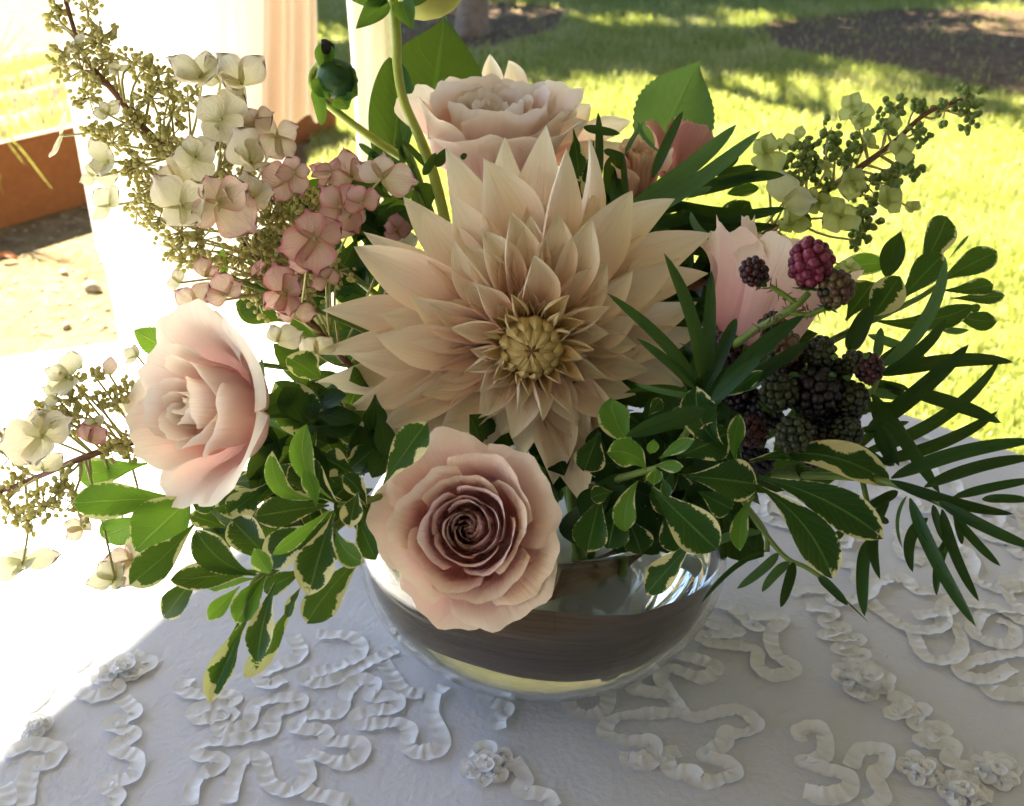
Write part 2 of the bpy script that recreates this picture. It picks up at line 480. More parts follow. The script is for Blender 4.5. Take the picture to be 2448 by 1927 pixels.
for (p, s, rz) in (((222, 695), .030, .5), ((160, 785), .016, 1.8)):
    c = on_z(p, 0.0)
    v = SPH_V * V(1, .6, .55)
    v = v * (1 + .25 * np.array([mnoise.noise(Vector(q * 1.7 + s * 90)) for q in v])[:, None]) * s
    v = v @ np.array(Matrix.Rotation(rz, 3, 'Z'))
    o = mesh_obj('stone', v + c + V(0, 0, s * .35), SPH_F, gm, smooth=False)
    tag(o, 'largest pale stone on the sandy ground, casting a small shadow' if s > .02 else 'smaller brown stone lying on the sand just behind the table edge', 'stone')
lm = plain('dry_leaf', (.30, .12, .04), .7, .4, 60.)
P0 = on_z((22, 622), .006)
lv = np.zeros((5, 7, 3))
for j in range(5):
    for i in range(7):
        f = i / 6; w = math.sin(math.pi * min(1, f * .95 + .03)) * .016
        lv[j, i] = P0 + V((f - .5) * .055, (j / 4 - .5) * 2 * w, .006 + .010 * (j / 4 - .5) ** 2 * 4 + .006 * math.sin(f * 5))
tag(grid_obj('fallen_leaf', lv, lm), 'orange brown fallen leaf on the sand below the wooden bed', 'leaf')

# ------------------------------------------------------------------ raised wooden bed
def wood_mat(name, a, b):
    t = NT(name)
    ob = t.obj()
    st = t.n('Mapping', Vector=ob, Scale=(1.2, 14., 14.))
    n1 = t.noise(st, 3., 5, .6); n2 = t.noise(ob, 2., 3)
    c = t.mix(n1, a, b)
    c = t.mix(t.m('MULTIPLY', t.smooth(n2, .5, .8), .35), c, tuple(k * .55 for k in a))
    return t.done(t.n('BsdfPrincipled', Base_Color=c, Roughness=.7, Specular_IOR_Level=.25, Normal=t.bump(n1, .002)))
M['bed_wood'] = wood_mat('bed_wood', (.15, .05, .014), (.24, .092, .028))
def box_vf(lo, hi, M3=None, o=None, bev=.003):
    lo = np.array(lo); hi = np.array(hi); b = bev
    vs, fs = [], []
    import itertools
    # bevelled box: 24 points
    for ax in range(3):
        for sgn in (0, 1):
            a1, a2 = (ax + 1) % 3, (ax + 2) % 3
            q = []
            for (i, j) in ((0, 0), (1, 0), (1, 1), (0, 1)):
                p = np.zeros(3); p[ax] = (lo, hi)[sgn][ax]
                p[a1] = lo[a1] + b if i == 0 else hi[a1] - b
                p[a2] = lo[a2] + b if j == 0 else hi[a2] - b
                q.append(p)
            k = len(vs); vs += q
            fs.append((k, k + 1, k + 2, k + 3) if sgn else (k + 3, k + 2, k + 1, k))
    vs = np.array(vs)
    key = {}
    for i, p in enumerate(vs):
        key.setdefault(tuple(np.round((p - (lo + hi) / 2) > 0).astype(int)), []).append(i)
    for c in key.values():
        fs.append((c[0], c[1], c[2], c[2]))
    cs = list(key)
    for x, y in itertools.combinations(cs, 2):
        if sum(abs(a - b_) for a, b_ in zip(x, y)) == 1:
            ax = [i for i in range(3) if x[i] != y[i]][0]
            o1 = [i for i in range(3) if i != ax]
            ia = {i // 8: i for i in key[x]}; ib = {i // 8: i for i in key[y]}
            fs.append((ia[o1[0]], ib[o1[0]], ib[o1[1]], ia[o1[1]]))
    if M3 is not None: vs = vs @ np.array(M3).T
    if o is not None: vs = vs + o
    return vs, np.array(fs)
def box(name, lo, hi, mat, parent, M3=None, o=None, bev=.003):
    v, f = box_vf(lo, hi, M3, o, bev)
    b = Bag(); b.add(v, f)
    ob = b.build(name, mat, parent, smooth=False)
    return ob
bl = on_z((0, 549), 0); br = on_z((215, 487), 0)
bd = nrm(br - bl); bang = math.atan2(bd[1], bd[0])
BM = np.array(Matrix.Rotation(bang, 3, 'Z'))
b0 = bl - bd * .55
bed = thing('raised_bed', b0, 'orange brown wooden raised garden bed beside the white covered chair', 'garden bed')
LB, DB, HB = 2.0, 1.3, .255
box('plank', (0, 0, 0), (LB, .04, HB), M['bed_wood'], bed, BM, b0)
box('plank', (0, DB - .04, 0), (LB, DB, HB), M['bed_wood'], bed, BM, b0)
box('plank', (-.04, .003, 0), (-.002, DB - .003, HB - .002), M['bed_wood'], bed, BM, b0)
box('plank', (LB + .002, .003, 0), (LB + .04, DB - .003, HB - .002), M['bed_wood'], bed, BM, b0)
sx, sy = np.meshgrid(np.linspace(.01, LB - .01, 60), np.linspace(.042, DB - .042, 40))
sz = HB - .035 + .03 * np.sin(sy * 22 + .8 * np.sin(sx * 3)) + .012 * np.array([mnoise.noise(Vector((a * 14, b * 14, 0))) for a, b in zip(sx.ravel(), sy.ravel())]).reshape(sx.shape)
g = np.stack([sx, sy, sz], -1) @ BM.T + b0
grid_obj('soil', g, plain('bed_soil', (.13, .085, .05), .95, .5, 30., .01), bed)
M['tall_grass'] = grass_mat('bed_grass', (.16, .24, .03), (.30, .36, .06), (.42, .38, .14))
r3 = np.random.default_rng(21)
def loc_bed(x, y, z=HB): return (BM @ V(x, y, 0)) + b0 + V(0, 0, z)
q = np.array([loc_bed(x, y) for x, y in zip(r3.uniform(.0, 1.9, 2600), .05 + 1.2 * r3.random(2600) ** 1.2)])
blades('bed_grass', q[:, 0], q[:, 1], HB - .03, .03, .10, .004, M['tall_grass'], 'patchy low grass growing on the soil of the wooden bed', 'grass', seed=9)
def tuft(label, c, tips, w):
    t = thing('grass_tuft', c, label, 'grass')
    for k, (tip, sag) in enumerate(tips):
        tip = np.array(tip); mid = (c + tip) / 2 + V(0, 0, sag)
        cc = spline([c + V(*r3.uniform(-.012, .012, 2), 0), mid, tip], 12)
        tt = np.gradient(cc, axis=0); s = np.cross(tt, V(0.1, -1, .3)); s /= np.linalg.norm(s, axis=1)[:, None]
        ww = w * np.sqrt(np.clip(1.02 - np.linspace(0, 1, 12), 0, 1))[:, None]
        grid_obj('blade', np.stack([cc - s * ww, cc + V(0, 0, .0012), cc + s * ww], 1), M['tall_grass'], t)
pl = lambda px, py, y: CAM + ray(px, py) * ((y - CAM[1]) / ray(px, py)[1])
yb = bl[1]
c1 = loc_bed(.56, .10)
tuft('tall green grass tuft at the front corner of the wooden bed', c1, [(pl(35, 25, yb + .1), .0), (pl(75, 100, yb + .05), .03), (pl(-15, 60, yb + .1), .02), (pl(110, 150, yb), .06), (pl(15, 140, yb), .05), (pl(60, 60, yb + .2), .04), (pl(-30, 160, yb), .05), (pl(150, 120, yb + .1), .08)], .0035)
c2 = loc_bed(.54, .03)
tuft('dry yellow grass blades bending down over the wooden plank', c2, [(pl(125, 452, yb - .06), .10), (pl(8, 465, yb - .05), .10), (pl(60, 395, yb - .05), .09), (pl(-12, 420, yb - .05), .08), (pl(2, 430, yb - .07), .12)], .0035)

# ------------------------------------------------------------------ table and cloth
TC = V(-.15, -.248, TZ); TR = .651
def fabric_mat(name, col, transl=.15, scale=900., bump=.0002, wr=.0):
    t = NT(name)
    ob = t.obj()
    n1 = t.noise(ob, 24., 4); n2 = t.noise(ob, 300., 2)
    h = t.m('ADD', t.m('MULTIPLY', n1, 3 * (1 + wr)), n2)
    c = t.mix(t.m('MULTIPLY', n1, .5), col, tuple(k * .93 for k in col))
    return sheet_shader(t, c, .75, transl, c, .15, t.bump(h, bump), .2)
M['cloth'] = fabric_mat('white_tablecloth', (.62, .64, .70), .05, bump=.0005)
M['ribbon'] = fabric_mat('white_ribbon', (.86, .87, .88), .25, bump=.0003, wr=1.0)
_rt = M['ribbon'].node_tree
_o = [n for n in _rt.nodes if n.type == 'OUTPUT_MATERIAL'][0]; _src = _o.inputs[0].links[0].from_socket
_mx = _rt.nodes.new('ShaderNodeMixShader'); _tp = _rt.nodes.new('ShaderNodeBsdfTransparent'); _mx.inputs[0].default_value = .07
_rt.links.new(_src, _mx.inputs[1]); _rt.links.new(_tp.outputs[0], _mx.inputs[2]); _rt.links.new(_mx.outputs[0], _o.inputs[0])   # the ribbon is slightly sheer
M['chair_cloth'] = fabric_mat('white_chair_cover', (.86, .84, .80), .40)
M['peach_cloth'] = fabric_mat('peach_sash', (.84, .66, .52), .45)
M['metal'] = plain('table_leg_metal', (.25, .25, .26), .4, .1)
tt = thing('round_table', (TC[0], TC[1], 0), 'round folding table hidden under the white cloth', 'table')
ring = lambda R, z, n=72: np.array([[TC[0] + R * math.cos(2 * math.pi * k / n), TC[1] + R * math.sin(2 * math.pi * k / n), z] for k in range(n)])
grid_obj('tabletop', np.stack([ring(.001, TZ - .03), ring(TR - .006, TZ - .03), ring(TR - .006, TZ - .005), ring(.001, TZ - .005)]), M['bed_wood'], tt, close=True)
for k in range(4):
    a = math.pi / 4 + k * math.pi / 2
    p = TC + V(math.cos(a), math.sin(a), 0) * .42
    tube('leg', [V(p[0], p[1], 0), V(p[0], p[1], TZ - .031)], .014, M['metal'], tt, 3, 8)
# the cloth: flat top with faint wrinkles, then a hanging skirt in folds
rr = np.concatenate([np.linspace(.002, TR - .012, 60), [TR - .006, TR - .002, TR]])
na = 220
rows = []
for R in rr:
    row = []
    for k in range(na):
        a = 2 * math.pi * k / na
        x = TC[0] + R * math.cos(a); y = TC[1] + R * math.sin(a)
        z = TZ + .0006 * mnoise.noise(Vector((x * 9, y * 9, 1))) + .0007 * max(0, mnoise.noise(Vector((x * 5 + y * 3, y * 26 - x * 9, 7)))) * (1 if x < -.05 else .3)
        if R > TR - .01: z -= (.0008, .0025, .006)[[TR - .006, TR - .002, TR].index(R)] if R in (TR - .006, TR - .002, TR) else 0
        row.append((x, y, z))
    rows.append(row)
for k2, dz in enumerate((.03, .08, .15, .25, .36)):
    row = []
    for k in range(na):
        a = 2 * math.pi * k / na
        fold = min(1, dz / .2) * (.022 * math.sin(a * 17) + .012 * math.sin(a * 31 + 1))
        R = TR + .004 + .05 * dz + fold
        row.append((TC[0] + R * math.cos(a), TC[1] + R * math.sin(a), TZ - .006 - dz))
    rows.append(row)
cloth = grid_obj('tablecloth', np.array(rows), M['cloth'], None, close=True)
tag(cloth, 'white tablecloth with ruched ribbon swirls spread over the round table', 'tablecloth')

def ribbon(pts, w=.0076, zoff=0.0, seed=0, gather=1.0, raw=False):
    """a gathered ribbon sewn on the cloth along its middle, pixel path laid on the table plane"""
    r = np.random.default_rng(seed)
    P = np.array([on_z(p) if not raw else p for p in pts])
    L = np.linalg.norm(np.diff(P, axis=0), axis=1).sum()
    n = max(14, int(L / .0007))
    c = spline(P, n)
    seg = np.linalg.norm(np.diff(c, axis=0), axis=1); s = np.concatenate([[0], np.cumsum(seg)])
    c = np.stack([np.interp(np.linspace(0, s[-1], n), s, c[:, k]) for k in range(3)], 1)
    t = np.gradient(c, axis=0); t /= np.linalg.norm(t, axis=1)[:, None] + 1e-9
    sd = np.cross(t, V(0, 0, 1))
    sl = np.linspace(0, L, n)
    ph = np.cumsum(r.uniform(.5, 1.5, n)) * (L / n) * 1150
    nu = 7
    out = np.zeros((n, nu, 3))
    lift = r.uniform(.4, 1.0); side = r.choice([-1, 1])
    tilt = np.array([mnoise.noise(Vector((x * 55, seed * 3.7, 0))) for x in sl])
    for j in range(nu):
        u = j / (nu - 1) * 2 - 1
        amp = .00032 * gather * (.55 + .45 * abs(u))
        rip = amp * (np.sin(ph + u * .5) + .5 * np.sin(ph * .43 + u + 1))
        z = .0009 + zoff + rip + .0016 * np.clip(tilt * u * 1.6, -.25, 1) + .0007 * abs(u) ** 2
        wv = w / 2 * (1 + .035 * np.sin(ph * .5 + 3 * j)) * (1 + .22 * tilt)
        out[:, j] = c + sd * (u * wv)[:, None] + t * (.0003 * gather * np.sin(ph * .5 + u))[:, None]
        out[:, j, 2] = TZ + np.maximum(z, .0005 + zoff * .5)
    return grid_obj('ribbon', out, M['ribbon'], cloth)
def rosette(p, rpx, seed):
    """a gathered flower of ribbon loops"""
    r = np.random.default_rng(seed)
    c = on_z(p); rr = abs(on_z((p[0] + rpx, p[1]))[0] - c[0])
    o = None
    n = 8
    for k in range(n + 4):
        outer = k < n
        a = 2 * math.pi * (k / n if outer else k / 4) + r.uniform(-.2, .2)
        q = c + V(math.cos(a), math.sin(a), 0) * rr * (.64 if outer else .24)
        lr = rr * (.24 if outer else .17) * r.uniform(.85, 1.2)
        b = np.linspace(0, 2 * math.pi * .95, 9) + a + math.pi + .2
        pts = [q + V(math.cos(t_), math.sin(t_), 0) * lr * (1 + .15 * math.sin(2 * t_ + k)) for t_ in b]
        ob = ribbon(pts, w=rr * .34, zoff=.0004 * (k % 3) + (.0 if outer else .0022), seed=seed * 31 + k, gather=1.5, raw=True)
        ob.name = 'rosette' if o is None else 'ribbon_loop'
        if o is None: o = ob
        else: ob.parent = o
    return o
RB = [
 (S4, [(1340,215),(1490,225),(1530,290),(1440,350),(1310,385),(1300,415),(1400,415),(1560,335),(1680,275)]),
 (S4, [(1240,225),(1275,300),(1180,350),(1100,395),(1140,435),(1205,400)]),
 (S4, [(1620,335),(1665,400),(1720,460),(1790,468)]),
 (S4, [(1890,435),(1840,475),(1830,560),(1870,640),(1865,700),(1780,720),(1725,690),(1735,625),(1680,592),(1535,598),(1510,562),(1570,542),(1675,528),(1670,482),(1570,478),(1585,422),(1520,412),(1470,460),(1430,548),(1290,568),(1255,615),(1370,625),(1400,668),(1530,680),(1520,735),(1450,765),(1310,722)]),
 (S4, [(800,400),(770,445),(830,470),(970,470),(985,500),(835,530),(845,575),(930,560),(985,552),(930,595),(950,625),(1050,600),(1090,510),(1250,482),(1270,512),(1165,550),(1130,635),(870,680),(840,725),(920,742),(930,770),(835,830),(805,935)]),
 (S4, [(965,935),(1015,765),(1095,735),(1140,845),(1235,880),(1305,820),(1290,745)]),
 (S4, [(1290,880),(1350,900),(1480,925)]),
 (S4, [(520,490),(575,555),(470,600),(570,640),(490,700),(580,740),(560,820),(450,850),(500,900),(470,940)]),
 (S4, [(15,725),(130,685),(245,700),(215,755),(135,785),(110,940)]),
 (S4, [(10,860),(35,905),(25,940)]),
 (S4, [(560,300),(640,335),(560,385),(470,350),(420,400),(500,440),(410,480),(330,460)]),
 (S4, [(1850,250),(1940,330),(1900,400)]),
 (S5, [(800,350),(900,370),(985,400),(930,445),(810,405),(770,440),(800,500),(850,570),(905,598),(1060,565),(1140,620),(1110,655),(1025,660),(1010,700),(935,740),(1035,775),(1050,820),(925,845),(890,815),(815,805),(795,740),(845,725)]),
 (S5, [(670,450),(665,490),(740,500),(830,520)]),
 (S5, [(850,578),(700,585),(580,610),(562,670),(670,690),(740,690),(735,740),(650,765),(640,725)]),
 (S5, [(780,735),(720,775),(660,770)]),
 (S5, [(410,500),(430,570),(500,590),(560,560),(570,500)]),
 (S5, [(90,500),(110,540),(180,560),(150,600),(150,640)]),
 (S5, [(960,150),(1050,180),(1125,250),(1160,240)]),
 (S5, [(1110,205),(1240,215),(1195,270),(1210,350),(1285,410),(1205,438),(1145,400),(1130,335),(970,310),(930,280),(1070,272),(950,232),(935,195)]),
 (S5, [(1330,170),(1430,190),(1400,230),(1480,250),(1395,280),(1535,292),(1450,330),(1555,352),(1485,385)]),
 (S5, [(1640,510),(1715,532),(1655,588),(1785,562),(1745,620),(1865,642),(1765,690),(1895,702),(1880,768),(1985,800),(1905,850),(2050,905)]),
 (S5, [(1310,690),(1300,650),(1385,640),(1400,740),(1310,765),(1400,795),(1490,822),(1490,880),(1400,905),(1320,880)]),
 (S5, [(1500,790),(1535,725),(1630,722),(1635,780),(1595,830),(1625,905),(1560,940)]),
 (S5, [(1745,205),(1880,185),(1885,150)]),
 (S5, [(1735,240),(1755,310),(1800,370),(1895,370),(1930,310),(1895,225)]),
 (S5, [(2180,190),(2035,185),(1970,255),(2010,300),(2115,312),(2130,255),(2065,222)]),
 (S5, [(2180,350),(2050,362),(1925,400),(1945,440),(2045,448),(2125,402)]),
 (S5, [(2190,512),(2050,502),(2045,462),(2165,452)]),
 (S5, [(1270,120),(1330,100),(1420,110),(1440,150),(1560,130),(1600,80),(1700,60),(1760,110),(1850,100)]),
 (S5, [(200,760),(250,830),(230,880),(330,900),(360,940)]),
]
for k, (zf, p) in enumerate(RB):
    ribbon([zf(*q) for q in p], zoff=.0001 * (k % 4), seed=40 + k)
for k, (zf, p, rz) in enumerate([(S4, (2060, 770), 118), (S5, (1545, 450), 118), (S5, (1770, 800), 88), (S5, (2060, 800), 95), (S5, (1930, 880), 95), (S4, (520, 365), 95), (S4, (150, 610), 70)]):
    rosette(zf(*p), rz * ZS[zf], 70 + k)
# swirls farther over the cloth
r4 = np.random.default_rng(77)
def meander(cx, cy, n, seed):
    r = np.random.default_rng(seed)
    p = [V(cx, cy, TZ)]; a = r.uniform(0, 6.28); turn = 1
    for k in range(n):
        a += turn * r.uniform(.5, 1.15)
        if r.random() < .36: turn = -turn
        p.append(p[-1] + V(math.cos(a), math.sin(a), 0) * r.uniform(.010, .020))
    return p
spots = [(.20,.10),(.27,.15),(.33,.08),(.16,.17),(.25,.03),(.33,-.02),(.38,.13),(.10,.22),(.21,.24),(.30,.20),(.42,.02),(.38,-.08),(-.02,.24),(-.14,.18),(-.22,.27),(-.31,.16),(-.40,.05),(-.35,-.05),(-.30,.30),(-.47,.15),(.05,.30),(-.10,.31),(.29,-.06),(-.24,.05),(.24,.19),(.36,.05),(.18,.05)]
for k, (x, y) in enumerate(spots):
    for j in range(2):
        pts = meander(x + r4.uniform(-.02, .02), y + r4.uniform(-.02, .02), 11, 300 + k * 7 + j)
        if all(np.hypot(p[0] - TC[0], p[1] - TC[1]) < TR - .02 and (p[1] > -.12 or p[0] < -.3) for p in pts):
            ribbon(pts, zoff=.0001 * j, seed=500 + 2 * k + j, raw=True)

# ------------------------------------------------------------------ covered chair with its peach sash
CX0, CX1, CY = -.675, -.372, 1.2
ch = thing('covered_chair', ((CX0 + CX1) / 2, CY, 0), 'white fabric covered chair standing behind the far edge of the table', 'chair')
rows = []
for z in np.linspace(0.0, 1.12, 46):
    row = []
    f = z / 1.12
    dep = .46 if z < .46 else .46 - (.46 - .10) * float(sm(.46, .53, z))
    top = float(sm(1.06, 1.12, z))
    for k in range(96):
        a = 2 * math.pi * k / 96
        ca, sa = math.cos(a), math.sin(a)
        e = .22
        bx = math.copysign(abs(ca) ** e, ca) * (CX1 - CX0) / 2 * (1 - .3 * top ** 2); by = math.copysign(abs(sa) ** e, sa) * dep / 2 * (1 - .8 * top ** 2)
        fold = (.010 * math.sin(a * 14) + .006 * math.sin(a * 23 + 1)) * (1 - f) ** .8
        row.append(((CX0 + CX1) / 2 + bx * (1 + fold * 3), CY + by + (dep - .46) / 2 + .23 + fold, z))
    rows.append(row)
g = np.array(rows)
cover = grid_obj('cover', g, M['chair_cloth'], ch, close=True)
# sash: band round the backrest and two tails
def drape(name, x0, x1, ztop, zbot, y, seed, mat, parent, nf=5, depth=.016, slant=.0):
    u = np.linspace(0, 1, 40); v = np.linspace(0, 1, 30)
    out = np.zeros((30, 40, 3))
    for j, b in enumerate(v):
        for i, a in enumerate(u):
            w = 1 - .18 * (1 - b)
            out[j, i] = (x0 + (x1 - x0) * ((a - .5) * w + .5) + .01 * math.sin(b * 3 + seed), y + depth * math.sin(a * nf * 6.28 / 2 + seed + b) * (.4 + b), ztop + (zbot - ztop) * b + slant * (a - .5) * b + .004 * math.sin(a * 9 + seed))
    return grid_obj(name, out, mat, parent)
yb2 = CY + .20
band = []
for z in (.985, 1.0, 1.03, 1.06, 1.075):
    row = []
    for k in range(64):
        a = 2 * math.pi * k / 64
        ca, sa = math.cos(a), math.sin(a)
        e = .22
        row.append(((CX0 + CX1) / 2 + math.copysign(abs(ca) ** e, ca) * ((CX1 - CX0) / 2 + .006), CY + .05 + math.copysign(abs(sa) ** e, sa) * (.056 + .003 * math.sin(z * 200)), z))
    band.append(row)
sash = grid_obj('sash', np.array(band), M['peach_cloth'], ch, close=True)
drape('sash_tail', CX1 - .012, CX1 + .083, 1.03, .725, CY - .016, 1.0, M['peach_cloth'], ch, 5, .016, .02)
drape('sash_tail', CX1 - .075, CX1 + .02, 1.03, .66, CY - .022, 2.2, M['chair_cloth'], ch, 4, .008)
drape('sash_tail', -.565, -.515, 1.05, .918, CY - .020, .4, M['peach_cloth'], ch, 2, .006)

# ------------------------------------------------------------------ fabric wrapped post
PX, PY = -.385, 2.6
po = thing('wrapped_post', (PX, PY, 0), 'slim white post wrapped in fabric behind the dahlia bud', 'post')
rows = []
for z in np.linspace(0, 2.4, 60):
    row = []
    for k in range(48):
        a = 2 * math.pi * k / 48
        R = .060 + .004 * math.sin(a * 5 + z * 2.2) + .003 * math.sin(a * 9 - z * 5) + .02 * max(0, .15 - z)
        row.append((PX + R * math.cos(a), PY + R * math.sin(a), z))
    rows.append(row)
grid_obj('wrap', np.array(rows), fabric_mat('post_wrap', (.80, .74, .62), .08), po, close=True)
tube('finial', [V(PX, PY, 2.39), V(PX, PY, 2.43), V(PX, PY, 2.5), V(PX, PY, 2.53)], [.05, .06, .045, .01], M['bed_wood'], po, 10, 16)

# ------------------------------------------------------------------ trees behind: trunk in view, crowns above the frame
M['bark'] = plain('bark', (.16, .115, .08), .9, .5, 22., .02)
M['tree_leaf'] = leaf_mat('tree_leaf', (.025, .07, .012), (.06, .12, .02), (.09, .15, .04), transl=.3, veins=.2)
def tree(x, y, h, crown_c, crown_r, nleaf, label, seed, lean=(0, 0), tr=.07):
    r = np.random.default_rng(seed)
    t = thing('tree', (x, y, 0), label, 'tree', 'trees at the back of the lawn')
    cc = np.array(crown_c)
    pts = [V(x, y, -.02), V(x + .02, y, .5), V(x + lean[0] * .5, y + lean[1] * .5, h * .55), cc]
    b = Bag()
    b.tube(pts, [tr * 1.6, tr * 1.05, tr * .8, tr * .3], 20, 12)
    for k in range(9):
        a = r.uniform(0, 6.28); e = cc + np.array([math.cos(a) * crown_r[0], math.sin(a) * crown_r[1], r.uniform(-.5, .7) * crown_r[2]]) * .8
        s = spline(pts, 20)[r.integers(10, 18)]
        b.tube([s, (s + e) / 2 + V(0, 0, .1), e], [tr * .35, tr * .2, .008], 8, 6)
    b.build('trunk', M['bark'], t)
    d = r.normal(size=(nleaf, 3)); d /= np.linalg.norm(d, axis=1)[:, None]
    cl = r.normal(size=(70, 3)); cl /= np.linalg.norm(cl, axis=1)[:, None]; cl *= r.uniform(.2, 1, (70, 1))
    p = cl[r.integers(0, 70, nleaf)] + d * r.uniform(0, .34, (nleaf, 1))
    p = p * np.array(crown_r) + cc
    s = r.uniform(.05, .11, nleaf)
    a1 = r.normal(size=(nleaf, 3)); a1 /= np.linalg.norm(a1, axis=1)[:, None]
    a2 = np.cross(a1, r.normal(size=(nleaf, 3))); a2 /= np.linalg.norm(a2, axis=1)[:, None]
    q = np.stack([p - a1 * s[:, None], p + a2 * s[:, None] * .45, p + a1 * s[:, None], p - a2 * s[:, None] * .45], 1).reshape(-1, 3)
    k = np.arange(nleaf)[:, None] * 4 + np.arange(4)
    uv = np.tile(np.array([[.5, 0], [1, .5], [.5, 1], [0, .5]], dtype=float), (nleaf, 1))
    mesh_obj('crown', q, k, M['tree_leaf'], t, uv, smooth=False)
def sunward(px, py, h):
    """the point at height h whose shadow falls on the ground at this pixel"""
    g = on_z((px, py), 0.0)
    return g + SUN_DIR * (h / SUN_DIR[2])
tb = on_z((1128, 86), 0)
c = sunward(1330, 118, 4.4)
tree(tb[0], tb[1], 4.4, c, (1.45, .95, .45), 10000, 'slender tree with its pale trunk base showing at the top edge of the lawn', 31)
c = sunward(2330, 140, 4.6)
tree(c[0] + 1.2, c[1] + 2.2, 4.6, c, (1.35, 1.3, .45), 4200, 'tree whose leafy shadow dapples the brown mulch', 32)
c = sunward(1600, -40, 5.4)
tree(c[0] - 2.2, c[1] + 2.5, 5.4, c, (4.5, 1.3, .55), 22000, 'wide tree farther back whose crown shades the end of the lawn', 33)
c = sunward(1820, 118, 4.9)
tree(c[0] - .5, c[1] + 2.5, 4.9, c, (1.4, .75, .35), 9000, 'tree with a thin flat crown shading the middle of the lawn', 34)

for k, (x, y, hh) in enumerate([(-2.6, 9.0, 3.4), (-.9, 9.3, 2.7), (.7, 9.0, 3.0), (2.2, 9.4, 2.5), (3.7, 8.9, 3.3), (5.4, 9.3, 2.9)]):  # unseen row of shrubs, added to deepen the shade on the lawn
    tree(x, y, hh * .6, (x + .1, y, hh * .55), (1.0, .7, hh * .5), 5200, 'unseen shrub added behind the lawn to block sky and cast shade', 50 + k, tr=.04)

# ------------------------------------------------------------------ unseen canvas added to shade the table
HC = 2.42
e1 = on_z((0, 1775)); e2 = on_z((560, 1300))
k = SUN_DIR * ((HC - TZ) / SUN_DIR[2])
e1 = e1 + k; e2 = e2 + k
ed = nrm(e2 - e1)
en = V(ed[1], -ed[0], 0)
if en[0] < 0: en = -en
far = on_z((2300, 1010)) + k
Lf = np.dot(far - e1, ed) + 4.2
cn = lambda a, b: e1 + ed * a + en * b
added_canopy = thing('added_shade_canopy', cn(Lf, 3.2) * V(1, 1, 0), 'unseen canvas on poles added to shade the table', 'added_canopy')
M['canvas'] = fabric_mat('canvas', (.40, .39, .37), .04)
ca = np.zeros((24, 24, 3))
for i, a in enumerate(np.linspace(-3.0, Lf, 24)):
    for j, b in enumerate(np.linspace(0, 3.2, 24)):
        ca[i, j] = cn(a, b) + V(0, 0, -.10 * math.sin(math.pi * j / 23) * math.sin(math.pi * i / 23))
cv = grid_obj('canvas', ca, M['canvas'], added_canopy)
sd = cv.modifiers.new('thickness', 'SOLIDIFY'); sd.thickness = .004
for (q0, q1) in (((-2.98, 3.19), (Lf - .02, 3.19)), ((-2.98, .5), (-2.98, 3.19))):  # unseen curtains added to keep light off the right and front
    p0_, p1_ = cn(*q0), cn(*q1)
    nd_ = nrm(np.cross(p1_ - p0_, V(0, 0, 1)))
    sg = np.array([[p0_ + (p1_ - p0_) * f + nd_ * (.05 * math.sin(f * 60) * (.3 + .7 * g_)) - V(0, 0, .03 + (HC - .05) * g_) for f in np.linspace(0, 1, 120)] for g_ in np.linspace(0, 1, 14)])
    grid_obj('added_side_curtain', sg, M['canvas'], added_canopy)
for (a, b) in ((-2.97, .03), (-2.97, 3.17), (Lf - .03, 3.17)):
    p = cn(a, b)
    tube('pole', [V(p[0], p[1], 0), V(p[0], p[1], HC + .02)], .02, M['bed_wood'], added_canopy, 3, 10)

# ================================================================== bouquet: bowl, water, wrapped leaf
BC = V(0, .012, TZ + .0560); BR = .0905; BZ = .0640          # an oblate bowl: half width and half height
M['glass'] = None
t = NT('clear_glass')
M['glass'] = t.done(t.n('BsdfPrincipled', Base_Color=(.97, .99, .97), Roughness=.0, Transmission_Weight=1.0, IOR=1.45))
t = NT('water')
M['water'] = t.done(t.n('BsdfPrincipled', Base_Color=(.95, .98, .92), Roughness=.0, Transmission_Weight=1.0, IOR=1.33))
def lathe(prof, k=96):
    a = np.linspace(0, 2 * math.pi, k, endpoint=False)
    return np.stack([np.stack([r * np.cos(a), r * np.sin(a), np.full(k, z)], -1) for r, z in prof])
zb = -.0538; zt = .038
def bowl_r(z, d=0.0): return (BR - d) * math.sqrt(max(0, 1 - (z / (BZ - d)) ** 2))
prof = [(.001, zb), (bowl_r(zb) * .5, zb), (bowl_r(zb) * .93, zb + .0003)]
for z in np.linspace(zb + .002, zt, 34): prof.append((bowl_r(z), z))
prof += [(bowl_r(zt) - .0008, zt + .0014), (bowl_r(zt) - .0022, zt + .0006)]
TH = .0032
for z in np.linspace(zt - .001, zb + .007, 34): prof.append((bowl_r(z, TH), z))
prof += [(bowl_r(zb + .007, TH) * .8, zb + .0055), (.001, zb + .005)]
bowl = grid_obj('glass_bowl', lathe(prof) + BC, M['glass'], None, close=True)
tag(bowl, 'round clear glass bowl vase holding the bouquet on the tablecloth', 'vase')
wz = .008
wp = [(.001, zb + .0056), (bowl_r(zb + .007, TH) * .78, zb + .0062)]
for z in np.linspace(zb + .0085, wz, 26): wp.append((bowl_r(z, TH + .0004), z))
wp += [(bowl_r(wz, TH + .0004) - .002, wz - .0006), (.001, wz - .0006)]
tag(grid_obj('vase_water', lathe(wp) + BC, M['water'], None, close=True), 'clear water filling the lower part of the glass bowl', 'water')
RI = BR - TH
